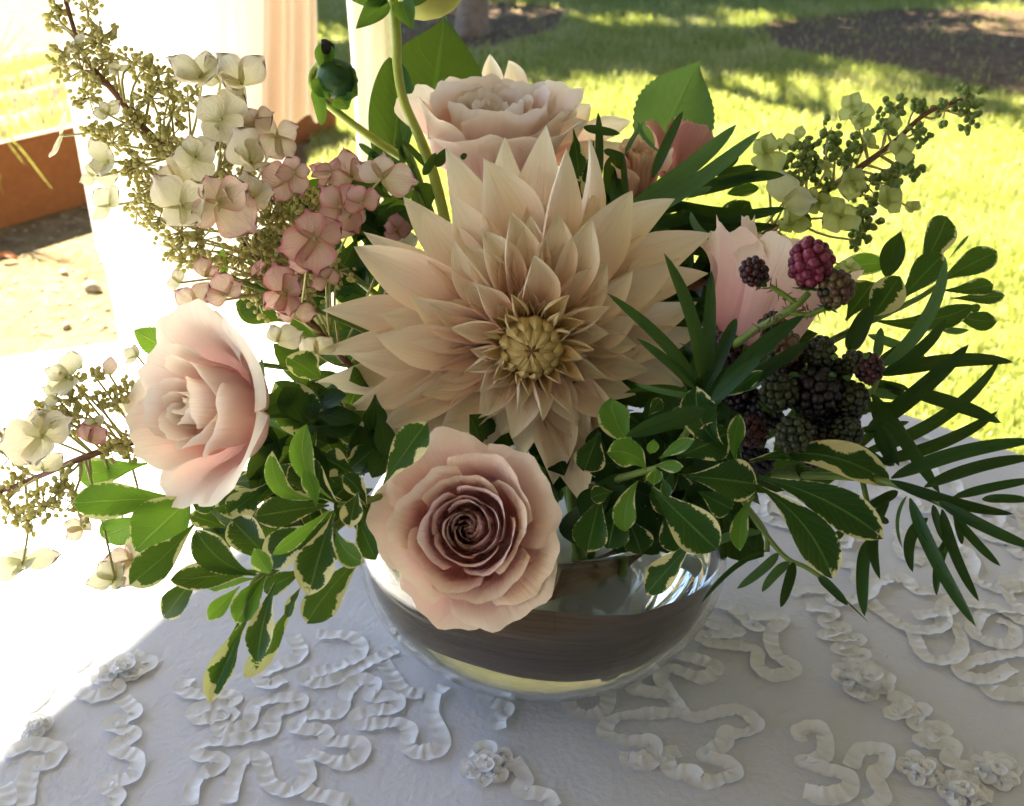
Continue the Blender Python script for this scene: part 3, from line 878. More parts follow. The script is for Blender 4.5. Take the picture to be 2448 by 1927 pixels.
def on_sphere(p, R, c=BC, far=False):
    """where the sight line of a pixel meets the bowl's inner wall"""
    k = V(1, 1, BR / BZ)
    q = ray(*p) * k; q = q / np.linalg.norm(q); oc = (CAM - c) * k
    b = np.dot(q, oc); disc = b * b - (np.dot(oc, oc) - R * R)
    m = oc - q * b
    m = m / np.linalg.norm(m) * R if disc < 0 else oc + q * (-b + (math.sqrt(disc) if far else -math.sqrt(disc)))
    return c + m / k
def brown_leaf_mat():
    t = NT('brown_leaf')
    u, v = t.uv()
    st = t.n('CombineXYZ', i0=t.m('MULTIPLY', u, 2.5), i1=t.m('MULTIPLY', v, 34.), i2=.3)
    n1 = t.noise(st, 1., 5, .6); n2 = t.noise(t.obj(), 40., 3)
    c = t.ramp(n1, [(.25, (.05, .026, .012)), (.5, (.125, .066, .028)), (.75, (.23, .13, .06))])
    c = t.mix(t.m('MULTIPLY', n2, .4), c, (.16, .09, .04))
    return sheet_shader(t, c, .55, .12, c, .3, t.bump(n1, .0007))
M['brown_leaf'] = brown_leaf_mat()
lo = spline([S6(-20, 150), S6(75, 245), S6(230, 445), S6(480, 610), S6(750, 720), S6(1000, 785), S6(1250, 800), S6(1500, 750), S6(1700, 640), S6(1850, 510), S6(1970, 340), S6(2015, 190)], 60)
lo = lo - np.stack([np.zeros(60), 34 * np.sin(np.linspace(0, math.pi, 60)) ** .7], 1)
hi = spline([S6(-30, 20), S6(85, 120), S6(260, 210), S6(480, 270), S6(750, 310), S6(980, 345), S6(1290, 380), S6(1450, 382), S6(1600, 370), S6(1800, 300), S6(1920, 240), S6(2018, 185)], 60)
g = np.zeros((10, 60, 3))
for j, f in enumerate(np.linspace(0, 1, 10)):
    for i in range(60):
        p = lo[i] * (1 - f) + hi[i] * f
        g[j, i] = on_sphere(p, RI - .0012 - .0008 * math.sin(f * 9 + i * .1) ** 2)
wl = thing('brown_leaf_band', g.reshape(-1, 3).mean(0), 'broad dried brown leaf wrapped inside the front of the glass bowl', 'leaf', 'brown leaves lining the bowl')
o = grid_obj('blade', g, M['brown_leaf'], wl)
# the second turn of leaf, crossing to the back of the bowl
a2 = spline([at(S6(1090, 318), .47), at(S6(1380, 215), .49), at(S6(1560, 120), .52), at(S6(1680, 20), .55)], 30)
b2 = spline([at(S6(1180, 140), .46), at(S6(1400, 60), .49), at(S6(1560, -30), .52), at(S6(1640, -90), .55)], 30)
wl2 = thing('brown_leaf_band', a2[0], 'narrow dried brown leaf crossing behind the front rose at the bowl rim', 'leaf', 'brown leaves lining the bowl')
grid_obj('blade', np.stack([a2 * (1 - f) + b2 * f + V(0, -.004 * math.sin(f * 3.1), 0) for f in np.linspace(0, 1, 6)]), M['brown_leaf'], wl2)
a3 = spline([on_sphere(S6(-10, 60), RI - .002), on_sphere(S6(120, 190), RI - .003), on_sphere(S6(300, 330), RI - .004), at(S6(495, 495), .452)], 20)
b3 = spline([on_sphere(S6(40, 20), RI - .004), on_sphere(S6(180, 190), RI - .004), on_sphere(S6(380, 320), RI - .005), at(S6(500, 490), .4525)], 20)
# ------------------------------------------------------------------ leaves
def prof_fn(kind):
    if kind == 'obovate':
        return lambda t: (np.sin(np.pi * np.clip(t, 0, 1) ** 1.85) ** .80) * .98 + .07 * (1 - t)
    if kind == 'oval':
        return lambda t: np.sin(np.pi * np.clip(t, 0, 1) ** 1.1) ** .75 + .03 * (1 - t)
    if kind == 'lance':
        return lambda t: np.clip(1.0 - np.abs(2 * t - 1) ** 3.2, 0, 1) ** .8 * (1 - .25 * t) * 1.06 + .12 * (1 - t) ** 6
    if kind == 'ovate':
        return lambda t: np.sin(np.pi * np.clip(t, 0, 1) ** .78) ** .9 * (1 - .15 * t) * 1.06
    if kind == 'acuminate':
        return lambda t: np.where(t < .45, np.sin(np.pi / 2 * (t / .45)) ** .7, np.cos(np.pi / 2 * np.clip((t - .45) / .55, 0, 1)) ** 1.15)
    if kind == 'pointed':
        return lambda t: np.where(t < .4, np.sin(np.pi / 2 * (t / .4)) ** .65, np.cos(np.pi / 2 * np.clip((t - .4) / .6, 0, 1)) ** 1.45)
    if kind == 'dahlia':
        return lambda t: np.where(t < .58, .42 + .58 * np.sin(np.pi / 2 * t / .58) ** 1.1, np.cos(np.pi / 2 * np.clip((t - .58) / .42, 0, 1)) ** 1.0 * (1 - .07 * np.sin(np.pi * np.clip((t - .7) / .3, 0, 1))))
def blade_grid(b, t, w, kind='obovate', roll=0., fold=.12, arch=.08, sway=0., wave=.0, curl=0., facing=None, nu=9, nv=17, tw=0., fpow=1.4, rng=None, jag=0.):
    """a leaf or petal from base b to tip t, its face turned to the camera unless rolled"""
    ax = t - b; L = np.linalg.norm(ax); T = ax / L
    f = nrm(CAM - (b + t) / 2) if facing is None else nrm(facing)
    N = nrm(f - T * np.dot(f, T)); S = np.cross(T, N)
    N, S = N * math.cos(roll) + S * math.sin(roll), S * math.cos(roll) - N * math.sin(roll)
    v = np.linspace(0, 1, nv)
    mid = (b + t) / 2 + N * arch * L + S * sway * L
    C = b * ((1 - v) ** 2)[:, None] + (2 * mid - (b + t) / 2) * (2 * v * (1 - v))[:, None] + t * (v ** 2)[:, None]
    C = C + N * (curl * L * np.clip(v - .6, 0, 1) ** 2 * 2.5)[:, None]
    tg = np.gradient(C, axis=0); tg /= np.linalg.norm(tg, axis=1)[:, None]
    s = S[None] - tg * (tg @ S)[:, None]; s /= np.linalg.norm(s, axis=1)[:, None]
    n = np.cross(s, tg)
    if np.dot(n.mean(0), N) < 0: n = -n
    if tw:
        a = tw * v
        s, n = s * np.cos(a)[:, None] + n * np.sin(a)[:, None], n * np.cos(a)[:, None] - s * np.sin(a)[:, None]
    pw = prof_fn(kind)(v) * w / 2
    ph = random.uniform(0, 6.28)
    out = np.zeros((nv, nu, 3))
    for j in range(nu):
        u = j / (nu - 1) * 2 - 1
        a = abs(u) ** fpow * fold * 2.2
        x = u * np.cos(a * .55); z = abs(u) * math.sin(a)
        zz = pw * z + wave * w * (np.sin(v * 9 + ph + (2 if u > 0 else 0)) * abs(u) ** 1.5)
        e = pw * x
        if jag and abs(u) > .99:
            e = e * (1 + jag * ((np.arange(nv) % 2) - .5))
        out[:, j] = C + s * e[:, None] + n * zz[:, None]
    return out
def px_len(wpx, d): return wpx / FPX * d
def add_leaf(parent, zf, b, t, w, db, dt, mat='pitto', kind='obovate', name='leaf', **kw):
    B = at(zf(*b), db); T = at(zf(*t), dt)
    kw.setdefault('wave', .03)
    return grid_obj(name, blade_grid(B, T, px_len(w * ZS[zf], (db + dt) / 2) * kw.pop('ws', 1.0), kind, **kw), M[mat], parent)
def sprig(name, label, cat, group, zf, leaves, stem, stem_mat='stem_green', r=.0013, mat='pitto', kind='obovate', lname='leaf', **dk):
    sp = [at(zf(*p[:2]), p[2]) for p in stem]
    o = thing(name, sp[0], label, cat, group)
    tube('stem', sp, [r * 1.25, r, r * .7], M[stem_mat], o, 26, 7)
    for l in leaves:
        kw = dict(dk); kw.update(l[5] if len(l) > 5 else {})
        m = kw.pop('mat', mat); kd = kw.pop('kind', kind); z2 = kw.pop('zf', zf)
        d = l[3]
        db, dt = d if isinstance(d, tuple) else (d, d + (l[4] if len(l) > 4 else 0))
        if 'roll' not in kw: kw['roll'] = random.uniform(-.35, .35)
        if 'arch' not in kw: kw['arch'] = random.uniform(.02, .10)
        add_leaf(o, z2, l[0], l[1], l[2], db, dt, m, kd, lname, **kw)
    return o

# ------------------------------------------------------------------ dahlias
def dahlia_petal(parent, B, T, A, w, cup=.25, lift=.12, tipcurl=-.05, mat='dahlia', nu=11, nv=18, name='petal', roll=0.):
    return grid_obj(name, blade_grid(B, T, w, 'dahlia', roll=roll, fold=cup * random.uniform(.7, 1.5), arch=lift, curl=tipcurl, facing=A, nu=nu, nv=nv, fpow=random.uniform(1.1, 2.2), wave=random.uniform(.01, .05), tw=random.uniform(-.5, .5), sway=random.uniform(-.07, .07)), M[mat], parent)
DA = view(.02, -.24, 1.0)
DC = at((1272, 842), .452)
DB = DC - DA * .040
dah = thing('dahlia', DB, 'huge cream and peach dahlia at the centre of the bouquet', 'flower', 'dahlias')
tube('stem', [DB - DA * .006, DB - DA * .03, V(.012, .03, TZ + .10), V(.02, .01, TZ + .02)], [.007, .004, .0035, .0035], M['stem_green'], dah)
# receptacle
rg = []
for k, f in enumerate(np.linspace(0, 1, 8)):
    R = .017 * math.sqrt(max(0, 1 - (f - .15) ** 2 * 1.15)); F = frame(DA)
    rg.append([DB + DA * (-.012 + .034 * f) + F[:, 0] * R * math.cos(a) + F[:, 1] * R * math.sin(a) for a in np.linspace(0, 2 * math.pi, 20, endpoint=False)])
grid_obj('receptacle', np.array(rg), M['sepal'], dah, close=True)
OFF = {0: -.016, 1: -.003, 2: .012, 3: .025, 4: .033, 5: .038}
BOF = {0: -.008, 1: .000, 2: .008, 3: .015, 4: .021, 5: .026}
CUP = {0: .22, 1: .26, 2: .34, 3: .62, 4: .85, 5: .9}
DP = [  # tip in the picture, width, ring (0 hindmost)
 ((735,210),210,0),((912,250),285,1),((1020,150),190,0),((1215,100),220,0),((1300,205),215,1,{'roll':.5}),((1430,155),190,0,{'roll':.7}),((1470,420),200,0),((1628,415),260,1),((1832,440),210,0,{'roll':-.5}),
 ((2008,620),230,0),((1858,735),190,1),((2000,810),180,0),((1990,1065),170,0),((1785,905),190,1),((1950,950),180,0),
 ((620,495),240,1),((525,440),190,0),((345,610),170,0),((295,685),260,1),((140,985),215,0),((95,1195),150,0),((265,1195),185,1),((390,1105),215,2),((565,915),205,2),
 ((95,1335),190,0),((258,1460),170,1),((560,1365),200,2),((610,1230),175,2),((250,1640),190,0),((612,1512),215,1),((290,1570),190,0),((420,1560),180,1),
 ((780,640),165,2,{'roll':-.4}),((1430,540),195,2,{'roll':.45}),((1508,760),200,2),((1690,1290),200,1),((1900,1385),170,0),((1800,1180),190,1),((1650,1155),160,2),((1520,975),160,3),
 ((1505,1310),130,3),((1650,1390),150,2),((1490,1475),165,2),((1415,1640),200,1),((1340,1490),135,3),((1200,1520),150,3),((1078,1465),120,3),((940,1510),165,2),((1000,1590),200,1),((820,1520),190,1),((700,1600),190,1),
 ((1395,1930),240,0),((1520,1700),220,0),((1600,1560),200,0),((1250,1830),230,0),((1490,1820),220,0),((1330,1760),210,0),((1100,1700),190,0),((850,1720),180,0),((640,1720),180,0),((460,1720),180,0),
 ((880,860),150,3),((1160,725),185,3),((1050,915),105,4),((1330,915),150,4),((758,1078),150,3),((835,1280),130,3),((915,1095),85,5),((905,1195),85,5),((900,1385),125,3),((1335,1095),85,5),((1520,1100),150,3),
 ((1390,1225),85,5),((1400,1330),80,5),((1285,1340),75,5),((1225,1405),85,4),((1320,1300),70,5),((1075,1345),75,5),((1000,1270),70,5),((960,1330),90,4),((1020,1010),85,5),((1280,1000),85,5),((1450,1180),110,4),((1400,1050),110,4),((1140,1400),90,4),
 ((1480,640),190,1),((1150,430),240,1),((760,430),220,1),((1050,520),210,2),((1270,520),200,2),((900,600),190,2),((660,800),210,1),((480,900),200,0),((420,1010),200,1),((1600,900),190,1),((480,1250),190,1),((450,1350),190,1),((1750,1080),180,1),((1660,640),200,0)]
for i_ in range(46):                       # shorter petals filling the rings between the long ones
    a_ = i_ * 2.39996 + .4; q_ = 215 + 9.5 * i_
    DP.append(((1150 + q_ * math.cos(a_) * 1.0, 1175 - q_ * math.sin(a_) * (1.0 if math.sin(a_) > 0 else .72)), 105 + 1.5 * i_, 3 if i_ < 14 else 2))
for e in DP:
    (x, y), w, k = e[:3]; kw = e[3] if len(e) > 3 else {}
    low = .020 * float(sm(1300, 1700, y)) + .016 * float(sm(1650, 1850, y))
    T = on_plane(R5(x, y), DB + DA * (OFF[k] + low), DA)
    d = T - (DB + DA * (OFF[k] + low)); L = np.linalg.norm(d); d = d / L
    B = DB + DA * BOF[k] + d * (.010 if k < 3 else .008)
    if k >= 3: B = B + d * .002
    lift = {0: .06, 1: .10, 2: .10, 3: .02, 4: -.05, 5: -.08}[k]
    dahlia_petal(dah, B, T, DA, px_len(w * .4978, .46) * (1.14 if k < 3 else 1.2), CUP[k] * random.uniform(.85, 1.2), lift + random.uniform(-.02, .02), random.uniform(-.14, .12) if k < 3 else random.uniform(-.12, .02), 'dahlia' if k < 4 else 'dahlia_inner', **kw)
# the closed heart of the flower: narrow petals folded over a ball
F = frame(DA, UP)
HC_ = DB + DA * .0285; HR = .0102
hv, hf = sphere_vf(10, 16)
hb = Bag(); hb.add((hv * V(HR * .9, HR * .9, HR * .95)) @ F.T + HC_, hf); hb.build('heart', M['dahlia_heart'], dah)
for ring, (n, p0, p1, rr_, w) in enumerate([(13, 125, 44, 1.22, .0082), (12, 105, 27, 1.12, .0074), (9, 85, 15, 1.04, .0064), (6, 60, 4, .97, .0050)]):
    for k in range(n):
        a0 = 2 * math.pi * (k + .5 * ring + random.uniform(-.12, .12)) / n
        P = np.zeros((12, 7, 3))
        e1_ = p1 + random.uniform(-5, 5)
        for j_, v_ in enumerate(np.linspace(0, 1, 12)):
            po_ = rad(p0 + (e1_ - p0) * v_)
            R_ = HR * rr_ * (1 + .05 * math.sin(v_ * 3)) + (.0016 * v_ ** 3 if ring == 0 else 0)
            wv = w * (math.sin(math.pi * (.18 + .80 * v_)) ** .8 if v_ < 1 else .04)
            for i_, u_ in enumerate(np.linspace(-1, 1, 7)):
                da = u_ * wv / 2 / max(.0025, R_ * math.sin(max(po_, .25)))
                rr2 = R_ - .0016 * abs(u_) ** 1.5 + .0006
                d_ = F[:, 0] * math.cos(a0 + da) * math.sin(po_) + F[:, 1] * math.sin(a0 + da) * math.sin(po_) + F[:, 2] * math.cos(po_) * .95
                P[j_, i_] = HC_ + d_ * rr2
        grid_obj('petal', P, M['dahlia_heart'], dah)
# small rolled petals around the heart
for k in range(15):
    a = 2 * math.pi * (k + random.uniform(-.2, .2)) / 15
    d = F[:, 0] * math.cos(a) + F[:, 1] * math.sin(a)
    B = HC_ - DA * .010 + d * .0075; T = HC_ + DA * random.uniform(-.003, .003) + d * random.uniform(.0185, .0215)
    grid_obj('petal', blade_grid(B, T, .0098, 'dahlia', facing=DA - d * .3, fold=.95, arch=-.10, curl=.12, nu=9, nv=12, fpow=1.1), M['dahlia_inner'], dah)
# hind dahlia, only its petal tips show
D2 = at(R2(1450, 1000), .60); A2 = view(.15, .55, -.35)
dh2 = thing('dahlia', D2, 'second cream dahlia mostly hidden behind the top rose', 'flower', 'dahlias')
tube('stem', [D2 - A2 * .01, V(.04, .07, TZ + .12), V(.025, .02, TZ + .02)], [.005, .0035, .003], M['stem_green'], dh2)
for (x, y, w, d) in ((1235,330,150,.64),(1352,375,160,.64),(1872,650,200,.60),(1850,760,180,.585),(2130,760,170,.62),(2150,900,200,.58)):
    T = at(R2(x, y), d); dd = nrm(T - D2)
    dahlia_petal(dh2, D2 + dd * .012, T, nrm(CAM - D2), px_len(w * .38, d), .3, .05)

# ------------------------------------------------------------------ roses
def rose(name, label, group, tip, axis, R, mat, n=26, seed=1, opening=1.0, guards=6, roll=0., ell=1.0, stem_to=None, ruffle=1.0, up=None, hgt=1.0, twist=0., inner_mat=None, tight=1.0, spread=0., wild=4.0, guard_lift=0.):
    r = np.random.default_rng(seed)
    F = frame(axis, UP if up is None else up)
    base = tip - axis * R * .80 * hgt
    o = thing(name, base, label, 'flower', group)
    st = V(r.uniform(-.03, .03), r.uniform(-.02, .03), TZ + .02) if stem_to is None else stem_to
    tube('stem', [base + axis * R * .06, base - axis * R * .5, (base - axis * R * .6) * .4 + (st + V(0, 0, .09)) * .6, st], [R * .12, .0032, .003, .003], M['stem_green'], o)
    for k in range(5):
        a = k * 2 * math.pi / 5 + .3
        d = F[:, 0] * math.cos(a) + F[:, 1] * math.sin(a)
        grid_obj('sepal', blade_grid(base + d * R * .08 - axis * R * .02, base + d * R * .55 - axis * R * .18, R * .22, 'acuminate', facing=axis, arch=-.1), M['sepal'], o)
    nu, nv = 21, 20
    u = np.linspace(-1, 1, nu)
    tot = n + guards
    for i in range(tot):
        s = min(1.0, i / (n - 1))
        gd = i >= n
        phi = roll + i * 2.39996 + r.uniform(-.12, .12)
        so_ = s ** 1.15
        W = (1.75 * (1 - so_) + .80 * so_) * r.uniform(.92, 1.08)
        L = R * ((.66 - spread * .35 + (.34 + spread * .2) * so_) * r.uniform(.92, 1.08) if not gd else 1.06 * r.uniform(.94, 1.06))
        if twist: L *= 1
        a0 = rad(18 + 58 * so_ ** .8) * (1 if not gd else 1.16)
        a1 = rad(-12 + 36 * so_ ** (1.6 * tight) * opening + (30 * opening if gd else 0))
        a2 = rad(2 + 68 * so_ ** (1.7 * tight) * opening + (34 if gd else 0)) + rad(r.uniform(-9, 9)) * so_
        a0 = min(a0, rad(88))
        if i < 3:
            W = 2.7; a1 = rad(-22 + 4 * i); a2 = rad(-14 + 6 * i); L = L * 1.06
        if guard_lift and gd: a1 = a1 - rad(guard_lift); a2 = a2 - rad(guard_lift * .6)
        v = np.linspace(0, 1, nv)
        pk = [r.uniform(0, 6.28) for _ in range(4)]
        asym = r.uniform(-.5, .5)
        P = np.zeros((nv, nu, 3))
        tilt_ = Matrix.Rotation(rad(r.uniform(-1, 1) * wild * (.3 + so_)), 3, Vector(F @ np.array([math.cos(phi + 1.2), math.sin(phi + 1.2), 0])))
        for j, uu in enumerate(u):
            Lu = L * (1 - .17 * abs(uu) ** 2.6) * (1 + .025 * so_ * ruffle * math.sin(uu * 7 + pk[0]) + .015 * ruffle * math.sin(uu * 15 + pk[1]))
            roll_e = rad(26) * so_ * (abs(uu) ** 2) * (1 + asym * uu) + rad(13) * so_ * ruffle * math.sin(uu * 4.2 + pk[2])
            k1 = np.clip(v / .5, 0, 1); k2 = np.clip((v - .5) / .5, 0, 1)
            an = a0 + (a1 - a0) * (k1 * k1 * (3 - 2 * k1)) + (a2 + roll_e - a1) * k2 ** 1.8
            dl = Lu / (nv - 1)
            rr = R * (.035 + (.05 + spread) * so_ * (1 if not gd else .6)) + np.concatenate([[0], np.cumsum(np.sin(an[:-1]) * dl)])
            zz = np.concatenate([[0], np.cumsum(np.cos(an[:-1]) * dl)])
            rr = np.maximum(rr, R * .012)
            rr = rr + R * (.050 * uu) * (.25 + .75 * v) * (1 - .3 * so_)
            wid = (.55 + .45 * np.sin(np.clip(v * 1.35, 0, 1) * math.pi / 2)) * (1 - .10 * v ** 6)
            th = phi + uu * W * wid
            rr = np.maximum(rr, R * .01) * (1 + .02 * so_ * np.sin(th * 5 + pk[3]) * v)
            P[:, j] = base + (F[:, 0][None] * (rr * np.cos(th) * ell)[:, None] + F[:, 1][None] * (rr * np.sin(th))[:, None] + F[:, 2][None] * (zz * hgt)[:, None])
        P = base + (P - base) @ np.array(tilt_).T
        grid_obj('petal', P, M[inner_mat if inner_mat and s < .7 else mat], o)
    return o
RG = 'blush roses'
rose('rose', 'wide open blush rose low at the front over the bowl', RG, at((1108, 1262), .410), view(-.10, .14, 1.0), .0330, 'rose', n=27, seed=4, opening=.95, guards=5, tight=1.6, hgt=1.12, spread=.33, inner_mat='rose_mauve', stem_to=V(-.01, -.01, TZ + .02), ruffle=1.3, wild=5, guard_lift=12)
rose('rose', 'pale pink rose turned sideways beside the hydrangea and white sunlit cloth', RG, at((395, 980), .425), view(-.58, .02, .82), .0425, 'rose_pale', n=15, seed=9, opening=.62, guards=5, hgt=1.2, tight=1.2, spread=.10, stem_to=V(-.05, .01, TZ + .025), ruffle=.8, wild=2)
rose('rose', 'pale pink rose standing upright above the big dahlia', RG, at((1178, 215), .555), view(.0, .84, .50), .0480, 'rose_pale', n=28, seed=6, opening=.55, guards=5, hgt=1.08, tight=1.2, spread=.34, stem_to=V(.02, .04, TZ + .02), ruffle=1.3, wild=4)
rose('rose', 'peach rose partly covered by berries, seen from its side', RG, at((1880, 565), .50), view(.32, .85, .02), .053, 'rose', n=14, seed=12, opening=.42, guards=5, hgt=1.25, stem_to=V(.05, .03, TZ + .02), ruffle=1.4)
rose('spray_rose', 'small peach spray rose between the dahlia and dark narrow leaves', 'spray roses', at((1530, 350), .545), view(.05, .75, .6), .0225, 'spray_rose', n=20, seed=21, opening=.45, guards=2, hgt=1.45)
rose('spray_rose', 'small deep pink spray rose bud in front of the serrated leaf', 'spray roses', at((1640, 290), .575), view(.15, .85, .25), .025, 'spray_pink', n=14, seed=22, opening=.40, guards=3, hgt=1.6)

# ================================================================== variegated sprigs (leaf lists: base, tip, width, depth at base, change of depth to the tip)
HUB = (1290, 1150, .50)
PG = 'variegated pittosporum sprigs'
def bez(zf, *pts): return [(*zf(*p[:2]), p[2]) for p in pts]
IDN = zoom(0, 0, 1.0); ZS[IDN] = 1.0
sprig('pittosporum_sprig', 'cream edged sprig whose whorl faces out beside the front rose', 'foliage', PG, S1, [
 ((1935,470),(1790,32),150,.405,-.012,{'sway':-.16,'mat':'pitto_young','arch':.05,'fold':.22}),
 ((1890,470),(1588,188),115,.407,-.015,{'sway':-.26,'mat':'pitto_young','arch':.02}),
 ((1845,520),(1775,300),100,.402,-.010,{'mat':'pitto_young','sway':.05}),
 ((1920,508),(1482,575),190,.408,-.006,{'mat':'pitto_plain','roll':.2}),
 ((1930,530),(1588,795),100,.402,-.018,{'mat':'pitto_young','roll':-.5}),
 ((1920,600),(1535,845),230,.415,.0,{'roll':.2}),
 ((1945,560),(1800,1035),240,.404,-.010,{'roll':.3,'arch':.06}),
 ((1985,520),(1700,250),210,.425,.02,{'roll':.1}),
 ((2090,430),(2040,640),140,.405,-.008,{'mat':'pitto','roll':.3}),
 ((2120,800),(1790,1195),215,.418,-.002,{'roll':-.3,'arch':.12,'sway':.08}),
 ((1960,640),(2125,840),150,.400,-.010,{'mat':'pitto_young','roll':.4,'sway':.12}),
 ((2235,385),(2492,22),205,.392,-.006,{'roll':-.15,'arch':.07,'fold':.10}),
 ((2140,520),(2000,330),120,.42,.0,{'sway':.1}),
 ((1990,480),(1575,330),200,.43,.02,{'mat':'pitto'}),
], [(2600,300,.47),(2150,480,.425),(1960,500,.405)])
sprig('pittosporum_sprig', 'drooping cream edged sprig hanging low over the shaded tablecloth', 'foliage', PG, S1, [
 ((1530,890),(990,942),170,.425,-.01,{'mat':'pitto_plain','roll':.4,'sway':-.05}),
 ((1500,915),(1140,645),200,.42,-.008,{'mat':'pitto_plain','sway':-.10,'roll':-.2}),
 ((1130,620),(755,975),210,.425,-.010,{'roll':.2,'sway':-.05,'arch':.10}),
 ((1190,880),(955,1165),155,.425,.004,{'mat':'pitto_plain','roll':.2}),
 ((1480,935),(1180,950),120,.435,.01,{'mat':'pitto_young'}),
 ((1560,900),(1375,1195),170,.415,-.006,{'mat':'pitto_young','roll':.3}),
 ((1400,980),(1212,1175),105,.42,-.004,{'mat':'pitto_young'}),
 ((1605,960),(1500,1425),170,.41,-.012,{'roll':.45,'arch':.08}),
 ((1720,1060),(1425,1515),150,.418,.0,{'roll':-.5}),
 ((1460,1130),(1222,1660),170,.41,-.006,{'roll':.5,'fold':.3}),
 ((1400,1150),(1205,1595),150,.418,-.004,{'roll':-.4,'fold':.3,'mat':'pitto_plain'}),
 ((1760,980),(1680,1165),95,.412,-.004,{'roll':.8}),
 ((1790,880),(1540,1010),130,.425,.0,{'mat':'pitto_plain'}),
 ((1640,880),(1350,590),210,.43,.01,{'roll':-.1}),
 ((1500,860),(1640,620),200,.435,.01),
 ((1580,900),(1480,760),120,.41,-.02,{'mat':'pitto_young'}),
], [(2050,560,.46),(1800,760,.435),(1600,880,.42),(1480,960,.415),(1420,1160,.41)], r=.0016)
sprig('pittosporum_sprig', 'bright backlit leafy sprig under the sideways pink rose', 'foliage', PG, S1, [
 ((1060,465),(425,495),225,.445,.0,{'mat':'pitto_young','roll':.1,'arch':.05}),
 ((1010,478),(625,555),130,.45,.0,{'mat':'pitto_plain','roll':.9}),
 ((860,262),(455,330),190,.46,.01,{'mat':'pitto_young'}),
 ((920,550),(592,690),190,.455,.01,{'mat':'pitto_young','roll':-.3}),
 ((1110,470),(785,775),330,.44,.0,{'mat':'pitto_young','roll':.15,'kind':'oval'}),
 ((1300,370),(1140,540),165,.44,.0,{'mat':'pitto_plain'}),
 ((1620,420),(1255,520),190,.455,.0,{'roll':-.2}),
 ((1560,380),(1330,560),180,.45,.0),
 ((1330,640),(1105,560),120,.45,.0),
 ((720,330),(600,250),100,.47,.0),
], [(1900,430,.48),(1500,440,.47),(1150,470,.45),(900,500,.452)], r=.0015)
sprig('pittosporum_sprig', 'shadowy dark leaf cluster between the sideways rose and the dahlia', 'foliage', PG, R4, [
 ((2040,1190),(1725,820),300,.475,.0,{'roll':-.15,'kind':'oval'}),
 ((2180,1060),(1940,870),250,.485,.01,{'kind':'oval'}),
 ((2010,800),(1800,665),190,.49,.0,{'roll':.4,'kind':'oval'}),
 ((2080,640),(1850,405),250,.52,.01,{'kind':'oval'}),
 ((1850,1300),(1700,1560),230,.47,.0),
 ((2080,1250),(1890,1500),230,.47,.01),
 ((2150,1100),(2250,850),230,.51,.01),
 ((1640,1380),(1480,1500),200,.475,.0),
 ((2230,1400),(2030,1290),200,.46,.0),
], [(2500,1300,.50),(2200,1200,.49),(2000,1000,.49),(1950,700,.51)], r=.0016)
sprig('pittosporum_sprig', 'green sprig with a tight young rosette beside the blackberries and bowl', 'foliage', PG, S3, [
 ((520,372),(682,284),62,.398,-.014,{'mat':'pitto_young'}),((500,400),(632,408),60,.396,-.012,{'mat':'pitto_young'}),
 ((515,420),(495,492),75,.396,-.01,{'mat':'pitto_young'}),((540,460),(562,548),52,.40,-.006,{'mat':'pitto_plain'}),((480,350),(498,285),56,.40,-.01,{'mat':'pitto_young'}),
 ((470,430),(285,342),135,.415,-.006,{'mat':'pitto_young','sway':.16,'wave':.09}),((420,320),(300,98),150,.42,.0,{'mat':'pitto_young','sway':-.10,'wave':.08}),
 ((600,365),(838,255),180,.425,.0,{'mat':'pitto_plain','roll':.2}),((830,330),(690,45),170,.425,-.004,{'mat':'pitto_plain','sway':-.16,'wave':.1}),
 ((870,385),(888,170),85,.425,-.006,{'mat':'pitto_young','sway':-.2,'roll':.9,'tw':.8}),((900,390),(780,250),150,.43,.0,{'mat':'pitto_plain'}),
 ((640,450),(970,490),195,.42,.0,{'mat':'pitto_plain','roll':-.2}),((490,500),(785,785),205,.41,-.004,{'mat':'pitto_plain','roll':.1}),
 ((965,455),(1535,735),185,.418,-.010,{'mat':'pitto_plain','sway':-.06,'arch':.09}),((975,500),(1305,915),190,.416,-.012,{'mat':'pitto_plain','sway':-.07,'arch':.10}),
 ((930,385),(1575,495),170,.43,-.004,{'mat':'pitto','sway':-.12,'roll':-.3}),((955,540),(888,788),85,.42,-.004,{'mat':'pitto_young','sway':.1}),
 ((425,470),(368,700),115,.415,.0,{'mat':'pitto_young','sway':.08,'wave':.08}),((680,740),(462,985),140,.43,.006,{'mat':'pitto','arch':.02}),
 ((310,520),(212,548),90,.44,.0),((260,540),(195,795),170,.45,.0,{'mat':'pitto_plain'}),((340,560),(290,780),190,.455,.0,{'mat':'pitto_plain'}),
 ((560,560),(620,800),160,.45,.0,{'mat':'pitto_plain'}),((470,180),(530,100),60,.43,.0),((520,230),(660,160),110,.44,.0,{'mat':'pitto_plain'}),((700,520),(850,600),130,.44,.0,{'mat':'pitto_plain'}),
 ((250,250),(180,430),150,.46,.0,{'mat':'pitto_plain'}),((380,640),(440,800),150,.455,.0,{'mat':'pitto_plain'}),
], [(200,500,.50),(380,450,.45),(520,410,.41)], r=.0016, mat='pitto_plain')
